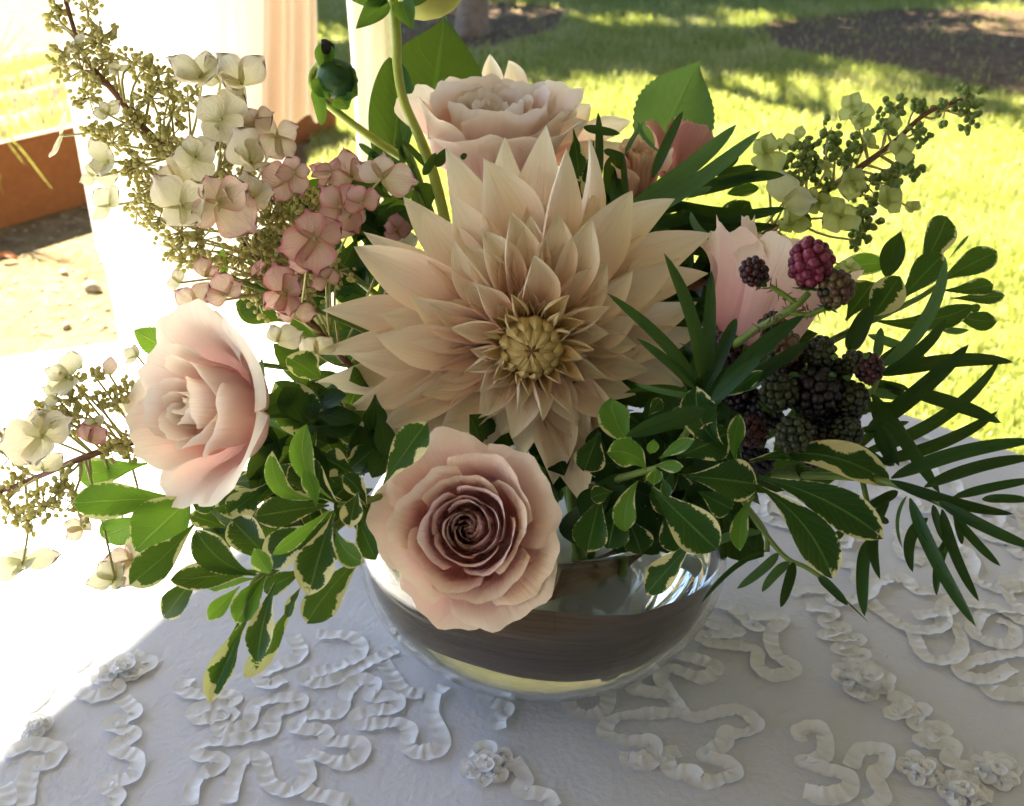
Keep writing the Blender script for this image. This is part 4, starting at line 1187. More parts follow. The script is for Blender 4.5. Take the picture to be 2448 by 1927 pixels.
sprig('pittosporum_sprig', 'rounded leaf sprig standing against the sunlit lawn beyond the berries', 'foliage', PG, R6, [
 ((1440,400),(1622,42),185,.53,.01,{'mat':'pitto_plain','roll':.2}),((1560,430),(1915,250),165,.53,.0,{'mat':'pitto_plain'}),((1340,540),(1600,265),180,.52,-.005,{'mat':'pitto_plain','roll':-.2}),
 ((1590,475),(1892,440),110,.535,.0,{'mat':'pitto_plain','sway':.06}),((1640,520),(1958,505),85,.54,.0,{'mat':'pitto_plain'}),((1190,648),(1775,560),145,.515,-.005,{'mat':'pitto_plain','sway':.08,'roll':.35}),
 ((1640,600),(1912,650),115,.53,.0,{'mat':'pitto_plain','sway':.08}),((1265,400),(1352,125),140,.55,.0,{'mat':'salal','kind':'acuminate'}),
 ((1190,620),(1345,390),200,.505,-.005,{'mat':'pitto','kind':'oval'}),((1030,650),(1195,425),195,.51,.0,{'mat':'pitto_plain'}),((950,350),(1275,310),135,.56,.01,{'mat':'pitto_young','kind':'oval'}),
 ((1480,640),(1750,705),42,.52,.0,{'mat':'podo_light','sway':.1}),((1700,560),(1815,580),60,.54,.0,{'mat':'pitto_plain'}),((1620,300),(1750,150),18,.53,.0,{'mat':'podo_light'}),
 ((1160,735),(1500,870),60,.53,.0,{'mat':'podo_light','kind':'lance'}),
], [(700,900,.53),(1000,740,.52),(1200,640,.51),(1450,520,.525),(1600,420,.53)], r=.0016)

# ------------------------------------------------------------------ narrow leaved sprigs
NG = 'narrow leaved sprigs'
ND = dict(kind='lance', fold=.10, wave=.006)
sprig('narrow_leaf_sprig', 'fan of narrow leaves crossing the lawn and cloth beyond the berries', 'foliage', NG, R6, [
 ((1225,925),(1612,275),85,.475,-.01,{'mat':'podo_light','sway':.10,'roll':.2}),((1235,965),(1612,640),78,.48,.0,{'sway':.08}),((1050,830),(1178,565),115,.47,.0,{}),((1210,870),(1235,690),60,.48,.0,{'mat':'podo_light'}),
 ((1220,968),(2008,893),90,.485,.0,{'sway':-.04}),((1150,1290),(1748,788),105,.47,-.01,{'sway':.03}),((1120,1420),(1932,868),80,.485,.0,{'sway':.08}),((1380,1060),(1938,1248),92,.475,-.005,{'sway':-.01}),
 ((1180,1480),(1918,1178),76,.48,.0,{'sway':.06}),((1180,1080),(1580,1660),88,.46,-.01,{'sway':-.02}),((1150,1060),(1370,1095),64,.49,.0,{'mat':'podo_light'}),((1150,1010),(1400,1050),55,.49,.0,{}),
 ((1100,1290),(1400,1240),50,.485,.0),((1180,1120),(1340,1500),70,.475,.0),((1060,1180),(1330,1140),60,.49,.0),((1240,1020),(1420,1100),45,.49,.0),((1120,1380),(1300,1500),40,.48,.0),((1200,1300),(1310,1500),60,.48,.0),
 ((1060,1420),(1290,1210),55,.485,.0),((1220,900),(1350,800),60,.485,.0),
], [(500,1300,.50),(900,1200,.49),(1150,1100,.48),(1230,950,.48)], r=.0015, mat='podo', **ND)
sprig('narrow_leaf_sprig', 'long narrow leaves sweeping out low over the tablecloth ribbons', 'foliage', NG, S3, [
 ((1570,470),(2125,622),60,.415,-.01,{'sway':.02}),((1780,560),(2230,780),58,.41,-.015,{'sway':.02}),((1850,625),(2065,858),46,.41,-.008,{'sway':.05}),((1655,550),(1953,1130),66,.405,-.02,{'sway':.03}),
 ((1800,600),(1968,1018),52,.41,-.012,{'sway':.06}),((1735,640),(1668,886),55,.415,-.008,{'sway':.18}),((1560,560),(1520,918),58,.42,-.012,{'sway':.16}),((1462,740),(1450,1085),62,.42,-.02,{'sway':.03}),
 ((1840,720),(1775,992),46,.415,-.008,{'sway':.06}),((1640,540),(1622,778),18,.42,-.01,{'sway':.12,'mat':'podo_light'}),((985,705),(690,805),48,.44,-.008,{'sway':.06,'mat':'podo_light'}),((1010,785),(712,1025),26,.44,-.015,{'sway':.08}),
 ((1060,800),(872,960),48,.435,-.01,{'mat':'podo_light'}),((1110,840),(985,975),46,.435,-.01,{'sway':.05,'mat':'podo_light'}),((1130,840),(1070,1045),52,.43,-.01,{}),((1240,900),(1375,1035),46,.43,-.008,{}),
 ((1570,460),(2230,290),70,.43,-.01,{'sway':-.05}),((1720,500),(2230,365),58,.43,-.01,{'sway':-.05}),((1850,545),(2230,465),46,.425,-.005,{'sway':-.03}),((1980,555),(2200,560),44,.42,-.005,{}),((1600,520),(1440,600),48,.43,.0,{}),
 ((1350,700),(1310,745),40,.44,.0,{}),((1500,640),(1560,660),36,.44,.0,{}),((1230,600),(1235,720),40,.45,.0,{}),((1140,400),(1190,480),40,.46,.0,{}),((1760,580),(1820,760),40,.42,.0,{}),((1860,640),(1890,760),34,.425,.0,{}),((1250,905),(1468,1112),8,.43,-.01,{}),
], [(900,450,.48),(1300,450,.45),(1560,480,.42),(1800,580,.41),(2000,700,.405)], r=.0014, mat='podo', **ND)
low = [o for o in bpy.data.objects if o.get('label', '').startswith('long narrow leaves sweeping')][0]
for tw_ in ([(900,560,.455),(985,690,.442),(1090,815,.436),(1180,860,.432),(1250,905,.43)], [(1010,790,.438),(1000,700,.442),(900,560,.455)], [(1440,470,.435),(1470,620,.425),(1462,750,.42)]):
    tube('twig', [at(S3(*q[:2]), q[2]) for q in tw_], [.0012, .001, .0009], M['stem_green'], low, 18, 6)
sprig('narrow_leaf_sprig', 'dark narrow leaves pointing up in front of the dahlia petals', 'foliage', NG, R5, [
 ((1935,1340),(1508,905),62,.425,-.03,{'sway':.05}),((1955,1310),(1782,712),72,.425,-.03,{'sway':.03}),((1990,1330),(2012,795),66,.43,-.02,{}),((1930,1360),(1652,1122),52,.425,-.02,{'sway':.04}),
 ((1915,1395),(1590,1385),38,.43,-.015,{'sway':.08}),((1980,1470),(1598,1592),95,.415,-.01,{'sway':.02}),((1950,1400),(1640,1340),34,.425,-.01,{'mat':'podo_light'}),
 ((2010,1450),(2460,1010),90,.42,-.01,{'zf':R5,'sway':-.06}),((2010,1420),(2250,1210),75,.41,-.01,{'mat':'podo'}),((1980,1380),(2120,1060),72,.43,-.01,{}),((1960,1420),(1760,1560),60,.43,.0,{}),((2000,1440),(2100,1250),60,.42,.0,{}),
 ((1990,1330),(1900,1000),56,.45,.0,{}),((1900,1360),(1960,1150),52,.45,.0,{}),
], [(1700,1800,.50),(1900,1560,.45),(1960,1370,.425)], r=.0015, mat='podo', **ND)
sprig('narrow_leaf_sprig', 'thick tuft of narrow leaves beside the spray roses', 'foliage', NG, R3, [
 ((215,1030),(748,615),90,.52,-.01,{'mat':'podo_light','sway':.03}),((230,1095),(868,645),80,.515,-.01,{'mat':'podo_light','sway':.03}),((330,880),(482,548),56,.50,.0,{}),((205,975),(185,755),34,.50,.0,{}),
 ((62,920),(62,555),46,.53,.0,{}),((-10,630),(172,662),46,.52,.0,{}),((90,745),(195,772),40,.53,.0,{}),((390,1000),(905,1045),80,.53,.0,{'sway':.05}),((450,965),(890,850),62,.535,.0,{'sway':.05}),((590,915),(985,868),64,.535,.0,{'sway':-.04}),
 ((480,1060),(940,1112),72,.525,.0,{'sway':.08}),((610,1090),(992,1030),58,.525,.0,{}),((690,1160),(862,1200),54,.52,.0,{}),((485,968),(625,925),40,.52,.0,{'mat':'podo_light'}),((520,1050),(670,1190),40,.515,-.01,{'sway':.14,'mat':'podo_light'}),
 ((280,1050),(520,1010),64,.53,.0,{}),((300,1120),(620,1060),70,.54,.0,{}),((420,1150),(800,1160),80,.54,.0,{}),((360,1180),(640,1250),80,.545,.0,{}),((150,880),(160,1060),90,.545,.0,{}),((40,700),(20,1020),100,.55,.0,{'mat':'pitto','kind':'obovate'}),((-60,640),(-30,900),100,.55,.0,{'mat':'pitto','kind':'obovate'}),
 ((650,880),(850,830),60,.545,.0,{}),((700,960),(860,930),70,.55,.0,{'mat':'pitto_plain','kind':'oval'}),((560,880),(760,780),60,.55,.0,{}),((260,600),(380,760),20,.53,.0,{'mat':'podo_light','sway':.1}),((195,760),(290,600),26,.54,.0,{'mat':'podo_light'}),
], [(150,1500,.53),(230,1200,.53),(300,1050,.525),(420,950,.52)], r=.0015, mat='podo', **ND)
sprig('narrow_leaf_sprig', 'few slim dark leaves below the dahlia bud stems', 'foliage', NG, R2, [
 ((700,1100),(655,760),40,.55,.0,{}),((760,1060),(640,880),36,.55,.0,{}),((560,1010),(410,900),50,.56,.0,{}),((520,1070),(290,1055),46,.56,.0,{}),((860,1060),(690,880),44,.55,.0,{}),((820,1100),(900,960),60,.53,.0,{}),((900,1050),(960,930),70,.53,.0,{'kind':'ovate'}),((1060,1000),(1090,965),40,.52,.0,{}),
 ((700,1150),(600,1120),60,.56,.0,{}),((760,1200),(640,1230),90,.56,.0,{}),((560,1160),(450,1200),90,.565,.0,{}),((700,1250),(540,1330),110,.56,.0,{}),((480,1250),(560,1400),110,.56,.0,{}),((650,1380),(520,1480),120,.55,.0,{}),((780,1280),(640,1480),140,.55,.0,{}),((400,1330),(470,1500),120,.56,.0,{}),((300,1250),(420,1400),110,.57,.0,{}),((850,1150),(780,1350),150,.55,.0,{}),
], [(900,1500,.55),(800,1250,.55),(720,1080,.55)], r=.0013, mat='podo', **ND)

# ------------------------------------------------------------------ broad single leaves at the back
def single_leaf(label, zf, b, t, w, db, dt, mat, kind, cat='leaf', **kw):
    B = at(zf(*b), db)
    o = thing('broad_leaf', B, label, cat, 'broad leaves behind the flowers')
    tube('stem', [V(.01, .05, TZ + .05), (V(.01, .05, TZ + .05) + B) / 2 + V(0, .01, .02), B], [.0018, .0015, .0012], M['stem_green'], o)
    add_leaf(o, zf, b, t, w, db, dt, mat, kind, 'blade', **kw)
single_leaf('large dark green leaf with a pointed tip rising left of the top rose', R2, (860, 800), (955, 90), 580, .615, .63, 'salal', 'pointed', roll=.1, arch=.05, fold=.06, nu=13, nv=25)
single_leaf('large dark folded leaf behind the green dahlia stem', R2, (560, 1180), (610, 360), 330, .595, .60, 'salal', 'oval', roll=-.35, arch=.03, fold=.35, nu=13, nv=25, sway=.10)
single_leaf('pale green serrated leaf standing behind the spray roses', R3, (320, 850), (572, 296), 420, .60, .61, 'lemon', 'pointed', roll=.15, arch=.04, fold=.20, nu=13, nv=41, sway=-.03, jag=.05)
single_leaf('small toothed hydrangea leaf above the sideways pink rose', R4, (1080, 640), (842, 500), 190, .50, .50, 'hydr_leaf', 'ovate', roll=.2, jag=.08, nv=25)
single_leaf('narrow hydrangea leaf in the middle of the flower heads', R1, (1400, 1720), (1400, 1560), 70, .49, .49, 'hydr_leaf', 'lance')

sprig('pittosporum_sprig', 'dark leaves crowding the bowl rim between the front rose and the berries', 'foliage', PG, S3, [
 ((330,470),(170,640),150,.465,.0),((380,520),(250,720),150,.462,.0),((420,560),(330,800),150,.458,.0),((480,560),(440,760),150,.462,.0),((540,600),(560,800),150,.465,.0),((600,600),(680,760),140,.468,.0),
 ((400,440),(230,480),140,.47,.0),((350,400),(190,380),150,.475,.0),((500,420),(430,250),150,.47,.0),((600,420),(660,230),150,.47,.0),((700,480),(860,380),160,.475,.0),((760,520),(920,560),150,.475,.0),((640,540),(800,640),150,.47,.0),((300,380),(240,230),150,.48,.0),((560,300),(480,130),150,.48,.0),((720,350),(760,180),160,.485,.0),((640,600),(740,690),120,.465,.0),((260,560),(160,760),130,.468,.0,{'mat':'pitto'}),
], [(350,900,.50),(400,600,.49),(520,450,.485)], r=.0016, mat='shade_dark_leaf')
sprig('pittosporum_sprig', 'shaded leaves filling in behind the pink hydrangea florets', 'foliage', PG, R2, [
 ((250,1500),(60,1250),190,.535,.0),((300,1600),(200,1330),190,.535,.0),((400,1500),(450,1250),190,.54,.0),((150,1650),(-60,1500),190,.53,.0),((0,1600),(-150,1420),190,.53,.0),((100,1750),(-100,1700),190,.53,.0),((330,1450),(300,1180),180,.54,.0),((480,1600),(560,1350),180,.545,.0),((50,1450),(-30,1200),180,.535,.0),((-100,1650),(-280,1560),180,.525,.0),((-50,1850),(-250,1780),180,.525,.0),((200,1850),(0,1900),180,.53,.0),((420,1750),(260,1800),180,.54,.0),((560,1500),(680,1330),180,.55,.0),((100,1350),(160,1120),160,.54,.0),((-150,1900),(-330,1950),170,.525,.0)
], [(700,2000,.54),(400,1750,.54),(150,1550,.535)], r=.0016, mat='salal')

# ================================================================== hydrangea panicles
def floret_petal_mesh():
    nv, nu = 9, 9
    P = np.zeros((nv, nu, 3))
    for j, v in enumerate(np.linspace(0, 1, nv)):
        w = (.08 + .44 * math.sin(math.pi * min(1, v ** 1.15 * .93 + .03)) ** .8) if v < 1 else .10
        for i, u in enumerate(np.linspace(-1, 1, nu)):
            vv = v * (1 - .16 * abs(u) ** 2.2 * v) + .03 * math.sin(u * 8 + 1) * v ** 3
            P[j, i] = (vv, u * w, .16 * v * v + .13 * (u * u) * w - .05 * math.sin(v * 3) + .03 * math.sin(u * 6 + v * 4) * v)
    u, v = np.meshgrid(np.linspace(0, 1, nu), np.linspace(0, 1, nv))
    me = mesh_from('petal', P, grid_faces(nv, nu), np.stack([u, v], -1).reshape(-1, 2))
    me.materials.append(M['floret'])
    return me
FPM = floret_petal_mesh()
EYE = mesh_from('floret_eye', SPH_V, SPH_F); EYE.materials.append(M['bud_olive'])
def bud_mesh(bag, p, ax, r, el=1.35):
    F = frame(ax)
    bag.add((SPH_V * V(r, r, r * el)) @ F.T + p, SPH_F)
def panicle(label, stem, clusters, florets, budmat, seed, br=.0016, group='hydrangea panicles', stem_mat='stem_brown', rstem=.0016):
    r = np.random.default_rng(seed)
    sp = [at(p[:2], p[2]) for p in stem]
    o = thing('hydrangea', sp[-1], label, 'flower', group)
    c = spline(sp, 60)
    tube('stem', sp, [rstem * .6, rstem, rstem * 1.2], M[stem_mat], o, 40, 7)
    bt = Bag(); bb = Bag()
    for (p, rp, n, d) in clusters:
        C = at(p, d); R = px_len(rp, d)
        i = np.argmin(np.linalg.norm(c - C, axis=1)); s = c[min(59, i + 5)]
        bt.tube([s, (s + C) / 2 + r.normal(0, .002, 3), C], [.0008, .0006, .0005], 6, 5)
        for k in range(n):
            dv = r.normal(size=3); dv /= np.linalg.norm(dv)
            q = C + dv * R * r.uniform(.45, 1.05) * V(1, .8, 1)
            bt.tube([C + dv * R * .05, q], [.0004, .0003], 2, 4)
            for m in range(r.integers(1, 4)):
                q2 = q + r.normal(0, br * 1.1, 3)
                bud_mesh(bb, q2, dv + r.normal(0, .3, 3), br * r.uniform(.65, 1.15), r.uniform(1.0, 1.5))
    ob = bt.build('branchlets', M['stem_olive'], o); ob['kind'] = 'stuff'
    ob = bb.build('flower_buds', M[budmat], o); ob['kind'] = 'stuff'
    for (p, dia, pink, d, kw) in florets:
        C = at(p, d)
        R = px_len(dia / 2, d)
        ax = nrm(view(kw.get('x', r.uniform(-.6, .6)), kw.get('y', r.uniform(-.3, .7)), kw.get('t', 1.0)))
        F = frame(ax, UP)
        e = obj_from('floret', EYE, None, o)
        m = Matrix(F.tolist()).to_4x4() @ Matrix.Diagonal((R * .07, R * .07, R * .07, 1)); m.translation = Vector(C - root_loc(o)); e.matrix_local = m
        i = np.argmin(np.linalg.norm(c - C, axis=1)); s = c[min(59, i + 4)]
        g = tube_grid([s, (s + C) / 2 - ax * R * .3, C - ax * R * .05], [.0007, .0006, .0005], 10, 5)
        st = mesh_obj('pedicel', g, grid_faces(10, 5, True), M['stem_olive'], o)
        a0 = kw.get('a', r.uniform(0, 1.5))
        n = kw.get('n', 4)
        cup = kw.get('cup', r.uniform(-.1, .45))
        for k in range(n):
            a = a0 + k * math.pi / 2 + r.uniform(-.32, .32)
            tilt = cup + r.uniform(-.4, .4)
            Rm = np.array(Matrix.Rotation(a, 3, 'Z') @ Matrix.Rotation(-tilt, 3, 'Y'))
            W3 = F @ Rm
            s_ = R * r.uniform(.85, 1.30)
            po_ = obj_from('petal', FPM, None, e)
            mw = Matrix(W3.tolist()).to_4x4() @ Matrix.Diagonal((s_, s_ * r.uniform(.72, 1.12), s_ * r.uniform(.3, 2.2), 1))
            mw.translation = Vector(C - root_loc(o))
            po_.matrix_parent_inverse = m.inverted()
            po_.matrix_basis = mw
            tint = kw.get('c', (1, 1, 1))
            sh = r.uniform(.9, 1.0)
            po_.color = (tint[0] * sh * (1 - .10 * pink), tint[1] * sh * (1 - .42 * pink), tint[2] * sh * (1 - .28 * pink), min(1, .06 + pink))
    return o
L1 = []
r5 = np.random.default_rng(60)
stem_l = [(*R1(395, -60), .50), (*R1(480, 230), .495), (*R1(560, 400), .49), (*R1(720, 580), .487), (*R1(860, 760), .485), (*R1(1120, 1020), .488), (*R1(1420, 1380), .495), (*R1(1750, 1800), .51), (*R1(2200, 2300), .53)]
for (x, y, rp, n, d) in [
 (350,40,110,16,.50),(550,60,110,14,.50),(330,160,80,8,.50),(400,330,110,16,.495),(620,260,150,34,.49),(700,380,130,22,.488),(520,440,130,22,.49),(380,420,90,10,.495),(620,520,130,20,.488),(560,620,100,12,.488),
 (840,400,110,16,.485),(900,420,90,12,.483),(1000,470,90,12,.482),(1080,560,110,16,.48),(1180,620,110,16,.478),(950,620,130,22,.48),(1080,720,130,20,.478),(850,700,100,12,.482),(620,820,100,14,.484),(700,900,90,10,.484),(560,830,70,8,.484),
 (850,800,110,16,.482),(940,900,120,18,.48),(1060,880,110,14,.478),(1100,980,110,16,.478),(900,1040,130,22,.478),(820,1060,80,10,.48),(960,1160,110,16,.478),(920,1280,110,18,.478),(860,1340,80,10,.48),(1000,1380,110,14,.478),
 (1130,1460,120,20,.478),(1090,1560,110,14,.48),(1250,1520,130,20,.48),(1300,1620,120,16,.482),(1200,1640,80,10,.482),(1420,920,120,14,.478),(1380,1050,120,14,.48),(1300,1150,110,14,.48),(1450,1120,110,12,.482),(1560,1050,90,10,.484),
 (1700,1250,140,26,.49),(1850,1230,140,28,.49),(1950,1320,140,28,.49),(1750,1380,140,28,.492),(1600,1450,130,22,.492),(1850,1450,130,24,.495),(1650,1580,130,22,.495),(1500,1620,110,14,.49),(1780,1620,140,24,.50),(1600,1740,130,20,.50),(1900,1700,140,20,.505),(1500,1780,110,12,.498),(2060,1250,110,14,.495),(1760,1850,130,20,.51),(1950,1850,130,16,.515),(2060,1550,120,16,.51),(2120,1700,120,16,.515),(1620,1900,120,16,.505)]:
    L1.append((R1(x, y), rp * .3805 * .95, n, d))
FL = []
for (x, y, dia, pink, d, kw) in [
 (1270,480,330,.05,.465,{'n':4,'x':-.3,'y':.6,'a':1.3,'cup':.5}),(1520,525,330,.12,.463,{'n':3,'x':.5,'y':.2,'a':.9}),(1385,500,230,.02,.468,{'n':3,'a':.2}),(1390,750,340,.05,.46,{'a':.9,'cup':.3}),(1490,800,260,.25,.464,{'a':.2}),
 (1600,790,260,.4,.466,{'n':3,'a':.5}),(1740,860,300,.35,.462,{'n':4,'x':.6}),(1575,1020,370,.10,.456,{'n':4,'x':.3,'a':.6,'cup':.7}),(1225,985,290,.03,.458,{'x':0,'y':.1,'a':.4,'cup':.0}),(1145,1295,350,.06,.456,{'x':0,'y':.1,'a':.8,'cup':.0}),
 (1370,1275,420,.5,.452,{'x':.1,'y':.0,'a':.7,'cup':-.1}),(1590,1250,290,.15,.46,{'n':3,'a':-.3}),(1850,1080,230,.7,.475,{}),(1790,1140,240,.75,.478,{'n':3}),(680,1020,260,0,.475,{'x':-.3}),(600,1110,200,0,.478,{'n':3}),(690,1290,230,0,.478,{'n':3}),
 (390,850,300,0,.48,{'n':2,'x':-.9,'a':2.0,'t':.5}),(2080,1080,220,.75,.48,{'n':3}),(480,280,140,0,.485,{'n':3}),(740,440,130,0,.482,{'n':3}),(1130,1130,300,.15,.47,{'n':3,'a':1.2}),(1480,1400,160,.1,.475,{'n':2}),(680,720,180,.0,.48,{'n':3})]:
    FL.append((R1(x, y), dia, pink, d, kw))
for (x, y, dia, pink, d, kw) in [(300,1300,340,.85,.475,{'x':.2,'y':.1,'a':.6}),(430,1270,200,.9,.47,{'n':3}),(140,1500,400,.85,.462,{'x':0,'y':.1,'a':.35,'cup':-.05}),(370,1420,230,.5,.48,{'n':3}),(370,1110,260,.7,.49,{'n':3,'a':.4}),(240,1100,200,.8,.49,{'n':3}),
 (560,1120,340,.45,.47,{'n':3,'x':.3,'a':-.2,'cup':.1}),(645,1440,170,.5,.52,{'c':(.55,.4,.5)}),(700,1540,180,.0,.52,{'n':3,'c':(.9,.95,1)}),(90,1640,240,.8,.475,{'n':3})]:
    FL.append((R2(x, y), dia, pink, d, kw))
for (x, y, dia, pink, d, kw) in [(1790,270,340,.85,.47,{'a':.5,'x':.1,'y':.1}),(1620,120,150,.9,.475,{'n':3}),(1850,380,220,.6,.475,{'n':3}),(1230,330,270,.45,.47,{'n':3,'a':.9}),(1420,280,240,.7,.468,{'n':3}),(1290,160,230,.6,.472,{'n':2}),(1130,200,160,.05,.478,{'n':2}),(1990,640,260,.1,.50,{'n':3}),(2050,180,200,.8,.49,{'n':3}),(1740,570,260,.1,.495,{'n':2})]:
    FL.append((R4(x, y), dia, pink, d, kw))
FL = [(p, dia * .3805 * 1.12, pk, d, kw) for (p, dia, pk, d, kw) in FL]
panicle('tall creamy hydrangea panicle with pink tinged florets leaning over the sunlit side', stem_l, L1, FL, 'bud_olive', 5, br=.00115)
stem_d = [(*R4(-40, 1530), .47), (*R4(250, 1415), .465), (*R4(520, 1300), .46), (*R4(870, 1190), .465), (*R4(1300, 1100), .48), (*R4(2200, 1300), .51)]
CL = [((x, y), rp, n, d) for (x, y, rp, n, d) in [(470,830,120,14,.455),(450,930,120,18,.455),(300,1000,100,12,.458),(590,780,70,7,.455),(730,940,110,14,.458),(800,890,80,8,.46),(430,1080,120,18,.456),(540,1050,90,10,.456),(620,950,80,8,.456),(780,1210,90,14,.455),(690,1240,70,8,.455),(60,1300,120,14,.47),(20,1180,90,10,.47),(280,1600,130,22,.458),(380,1510,110,14,.458),(450,1580,100,12,.458),(60,1620,120,18,.468),(170,1690,110,14,.466),(30,1500,80,8,.47),(400,1420,90,10,.458),(850,1260,80,10,.46),(120,1420,90,8,.468),(560,1650,90,10,.462)]]
CL = [(R4(*p), rp * .3805 * .95, n, d) for (p, rp, n, d) in CL]
FD = [((430,790),320,.0,.45,{'n':3,'a':1.7,'y':.6}),((690,780),180,.45,.45,{'n':1,'a':1.5}),((340,900),200,.0,.452,{'n':3}),((260,1165),420,.10,.446,{'n':4,'x':-.1,'y':.2,'a':.2,'cup':.05}),((560,1200),250,.9,.444,{'n':2,'a':.6}),((270,1380),230,.02,.45,{'n':2}),((320,1060),170,.0,.45,{}),((600,1090),120,.0,.452,{'n':3}),((860,660),160,.05,.47,{'n':3}),((140,1960),330,.0,.46,{'y':.9}),((720,2060),280,.0,.46,{'y':.9,'n':4}),((830,1000),180,.02,.47,{'n':2}),((520,1740),240,.25,.475,{'n':3}),((830,1950),260,.4,.47,{'n':3}),((950,1980),200,.6,.47,{'n':2})]
FD = [(R4(*p), dia * .3805 * 1.1, pk, d, kw) for (p, dia, pk, d, kw) in FD]
panicle('loose hydrangea spray reaching out over the brightest sunlit cloth', stem_d, CL, FD, 'bud_olive', 6, br=.0012)
stem_r = [(*R3(1900, 480), .575), (*R3(1690, 560), .57), (*R3(1520, 710), .565), (*R3(1350, 835), .56), (*R3(1100, 1010), .555), (*R3(700, 1300), .55), (*R3(200, 1700), .53)]
CR = [((x, y), rp, n, d) for (x, y, rp, n, d) in [(1905,580,50,7,.57),(1870,500,60,8,.572),(1780,540,55,7,.57),(1650,490,50,7,.57),(1530,535,50,8,.565),(1660,650,60,9,.565),(1470,610,45,6,.565),(1200,670,60,11,.56),(1090,730,60,9,.558),(1060,830,75,14,.556),(1120,830,50,6,.556),(1280,790,60,10,.558),(1340,710,40,5,.562),(1250,710,40,5,.56),(1550,880,60,9,.565),(1610,840,50,7,.568),(1490,880,50,6,.565),(1400,930,55,8,.558),(1390,1060,60,11,.555),(1380,1120,60,10,.553),(1500,910,50,6,.562),(1350,1190,40,4,.552),(1090,1060,60,9,.55),(1000,930,60,8,.552),(1180,920,55,7,.555),(1640,880,40,4,.57)]]
CR = [(R3(*p), rp * .4829, n, d) for (p, rp, n, d) in CR]
FR = [((1320,525),150,0,.56,{}),((1370,590),140,0,.56,{}),((1510,610),110,0,.56,{'n':3}),((890,760),240,0,.555,{'x':-.3}),((960,730),130,0,.558,{'n':3}),((1390,710),150,0,.556,{}),((1565,730),180,0,.555,{'x':.2}),((1310,890),190,0,.55,{}),((1150,995),170,0,.545,{}),((1265,1070),220,0,.542,{'x':0,'y':.1,'cup':0}),((1010,1110),190,0,.545,{}),((1500,1000),170,0,.55,{}),((1620,1040),90,0,.56,{'n':3}),((980,1000),330,0,.54,{'n':2,'a':0.1,'c':(.95,1.05,1)}),((1200,830),120,0,.55,{'n':3}),((1050,690),130,0,.56,{'n':2}),((1310,1330),120,0,.55,{})]
FR = [(R3(*p), dia * .4829, pk, d, dict({'c': (.78, .92, .52)}, **kw)) for (p, dia, pk, d, kw) in FR]
panicle('pale green hydrangea spray with beady buds reaching over the lawn', stem_r, CR, FR, 'bud_green', 7, br=.0018, stem_mat='stem_brown', rstem=.0017)

# ================================================================== dahlia buds on stems
b1 = thing('dahlia_bud', at(R2(680, 985), .56), 'nodding green dahlia bud with a withered black tip', 'flower bud', 'dahlia buds')
dd = .555
tube('stem', [at(R2(680, 985), .56), at(R2(450, 835), dd), at(R2(260, 690), dd), at(R2(150, 590), dd), at(R2(115, 500), dd), at(R2(150, 425), dd), at(R2(215, 400), dd - .002)], [.0022, .0022, .0021, .002, .002, .0022, .003], M['stem_yellow'], b1, 40, 9)
tube('lower_stem', [at(R2(676, 984), .56), at(R2(800, 1150), .56), V(0, .03, TZ + .05)], .002, M['stem_green'], b1)
bc = at(R2(275, 500), dd - .006); bax = view(.55, -.45, .75)
F = frame(bax)
sv, sf = sphere_vf(10, 16)
sv = sv * V(.0104, .0104, .0125)
sv = sv * (1 - .06 * np.abs(np.sin(np.arctan2(sv[:, 1], sv[:, 0]) * 4)))[:, None]
bb_ = Bag(); bb_.add(sv @ F.T + bc, sf); bb_.build('bud', M['bud_dark'], b1)
for (bs, tp, w, kw) in (((190,440),(205,285),150,{'fold':.5,'kind':'oval'}),((220,420),(400,475),60,{}),((340,560),(408,600),140,{'kind':'ovate'}),((290,600),(345,690),150,{'kind':'ovate'}),((130,560),(178,790),85,{'sway':-.08,'kind':'lance'}),((200,440),(330,560),190,{'kind':'oval','arch':.2}),((180,470),(230,620),170,{'kind':'oval','arch':.2}),((320,430),(390,560),120,{'kind':'ovate','arch':.2})):
    k2 = kw.pop('kind', 'acuminate')
    add_leaf(b1, R2, bs, tp, w, dd - .010, dd - .010, 'sepal', k2, 'sepal', **kw)
wt = Bag(); wt.add((SPH_V * V(.0036, .003, .0042)) * (1 + .2 * np.sin(SPH_V[:, :1] * 9)) + at(R2(212, 300), dd - .011), SPH_F); wt.build('withered_tip', M['bud_tip'], b1)
b2 = thing('dahlia_bud', at(R2(880, 1085), .55), 'tall yellow green dahlia bud stem rising past the top of the frame', 'flower bud', 'dahlia buds')
tube('stem', [at(R2(625, -30), .535), at(R2(650, 200), .535), at(R2(658, 430), .538), at(R2(700, 640), .54), at(R2(790, 850), .545), at(R2(880, 1085), .55), at(R2(960, 1400), .55)], [.0026, .0026, .0024, .0024, .0026, .0028, .0028], M['stem_yellow'], b2, 44, 10)
bc2 = at(R2(740, -60), .55); F = frame(view(.2, .3, -.9))
bg2 = Bag(); bg2.add((sphere_vf(10, 16)[0] * V(.022, .020, .018)) @ frame(view(.1, .2, 1)).T + bc2 + view(.3, .25, 0) * .008, sphere_vf(10, 16)[1]); bg2.build('bud', plain('bud_yellow', (.42, .44, .10), .5, .2, 30.), b2)
for (bs, tp, w) in (((590,-10),(395,182),150),((680,10),(752,185),150),((600,-20),(350,-10),130),((700,-20),(900,-60),140),((640,-20),(560,-150),140)):
    add_leaf(b2, R2, bs, tp, w, .53, .525, 'sepal', 'ovate', 'sepal', arch=.12, fold=.2)

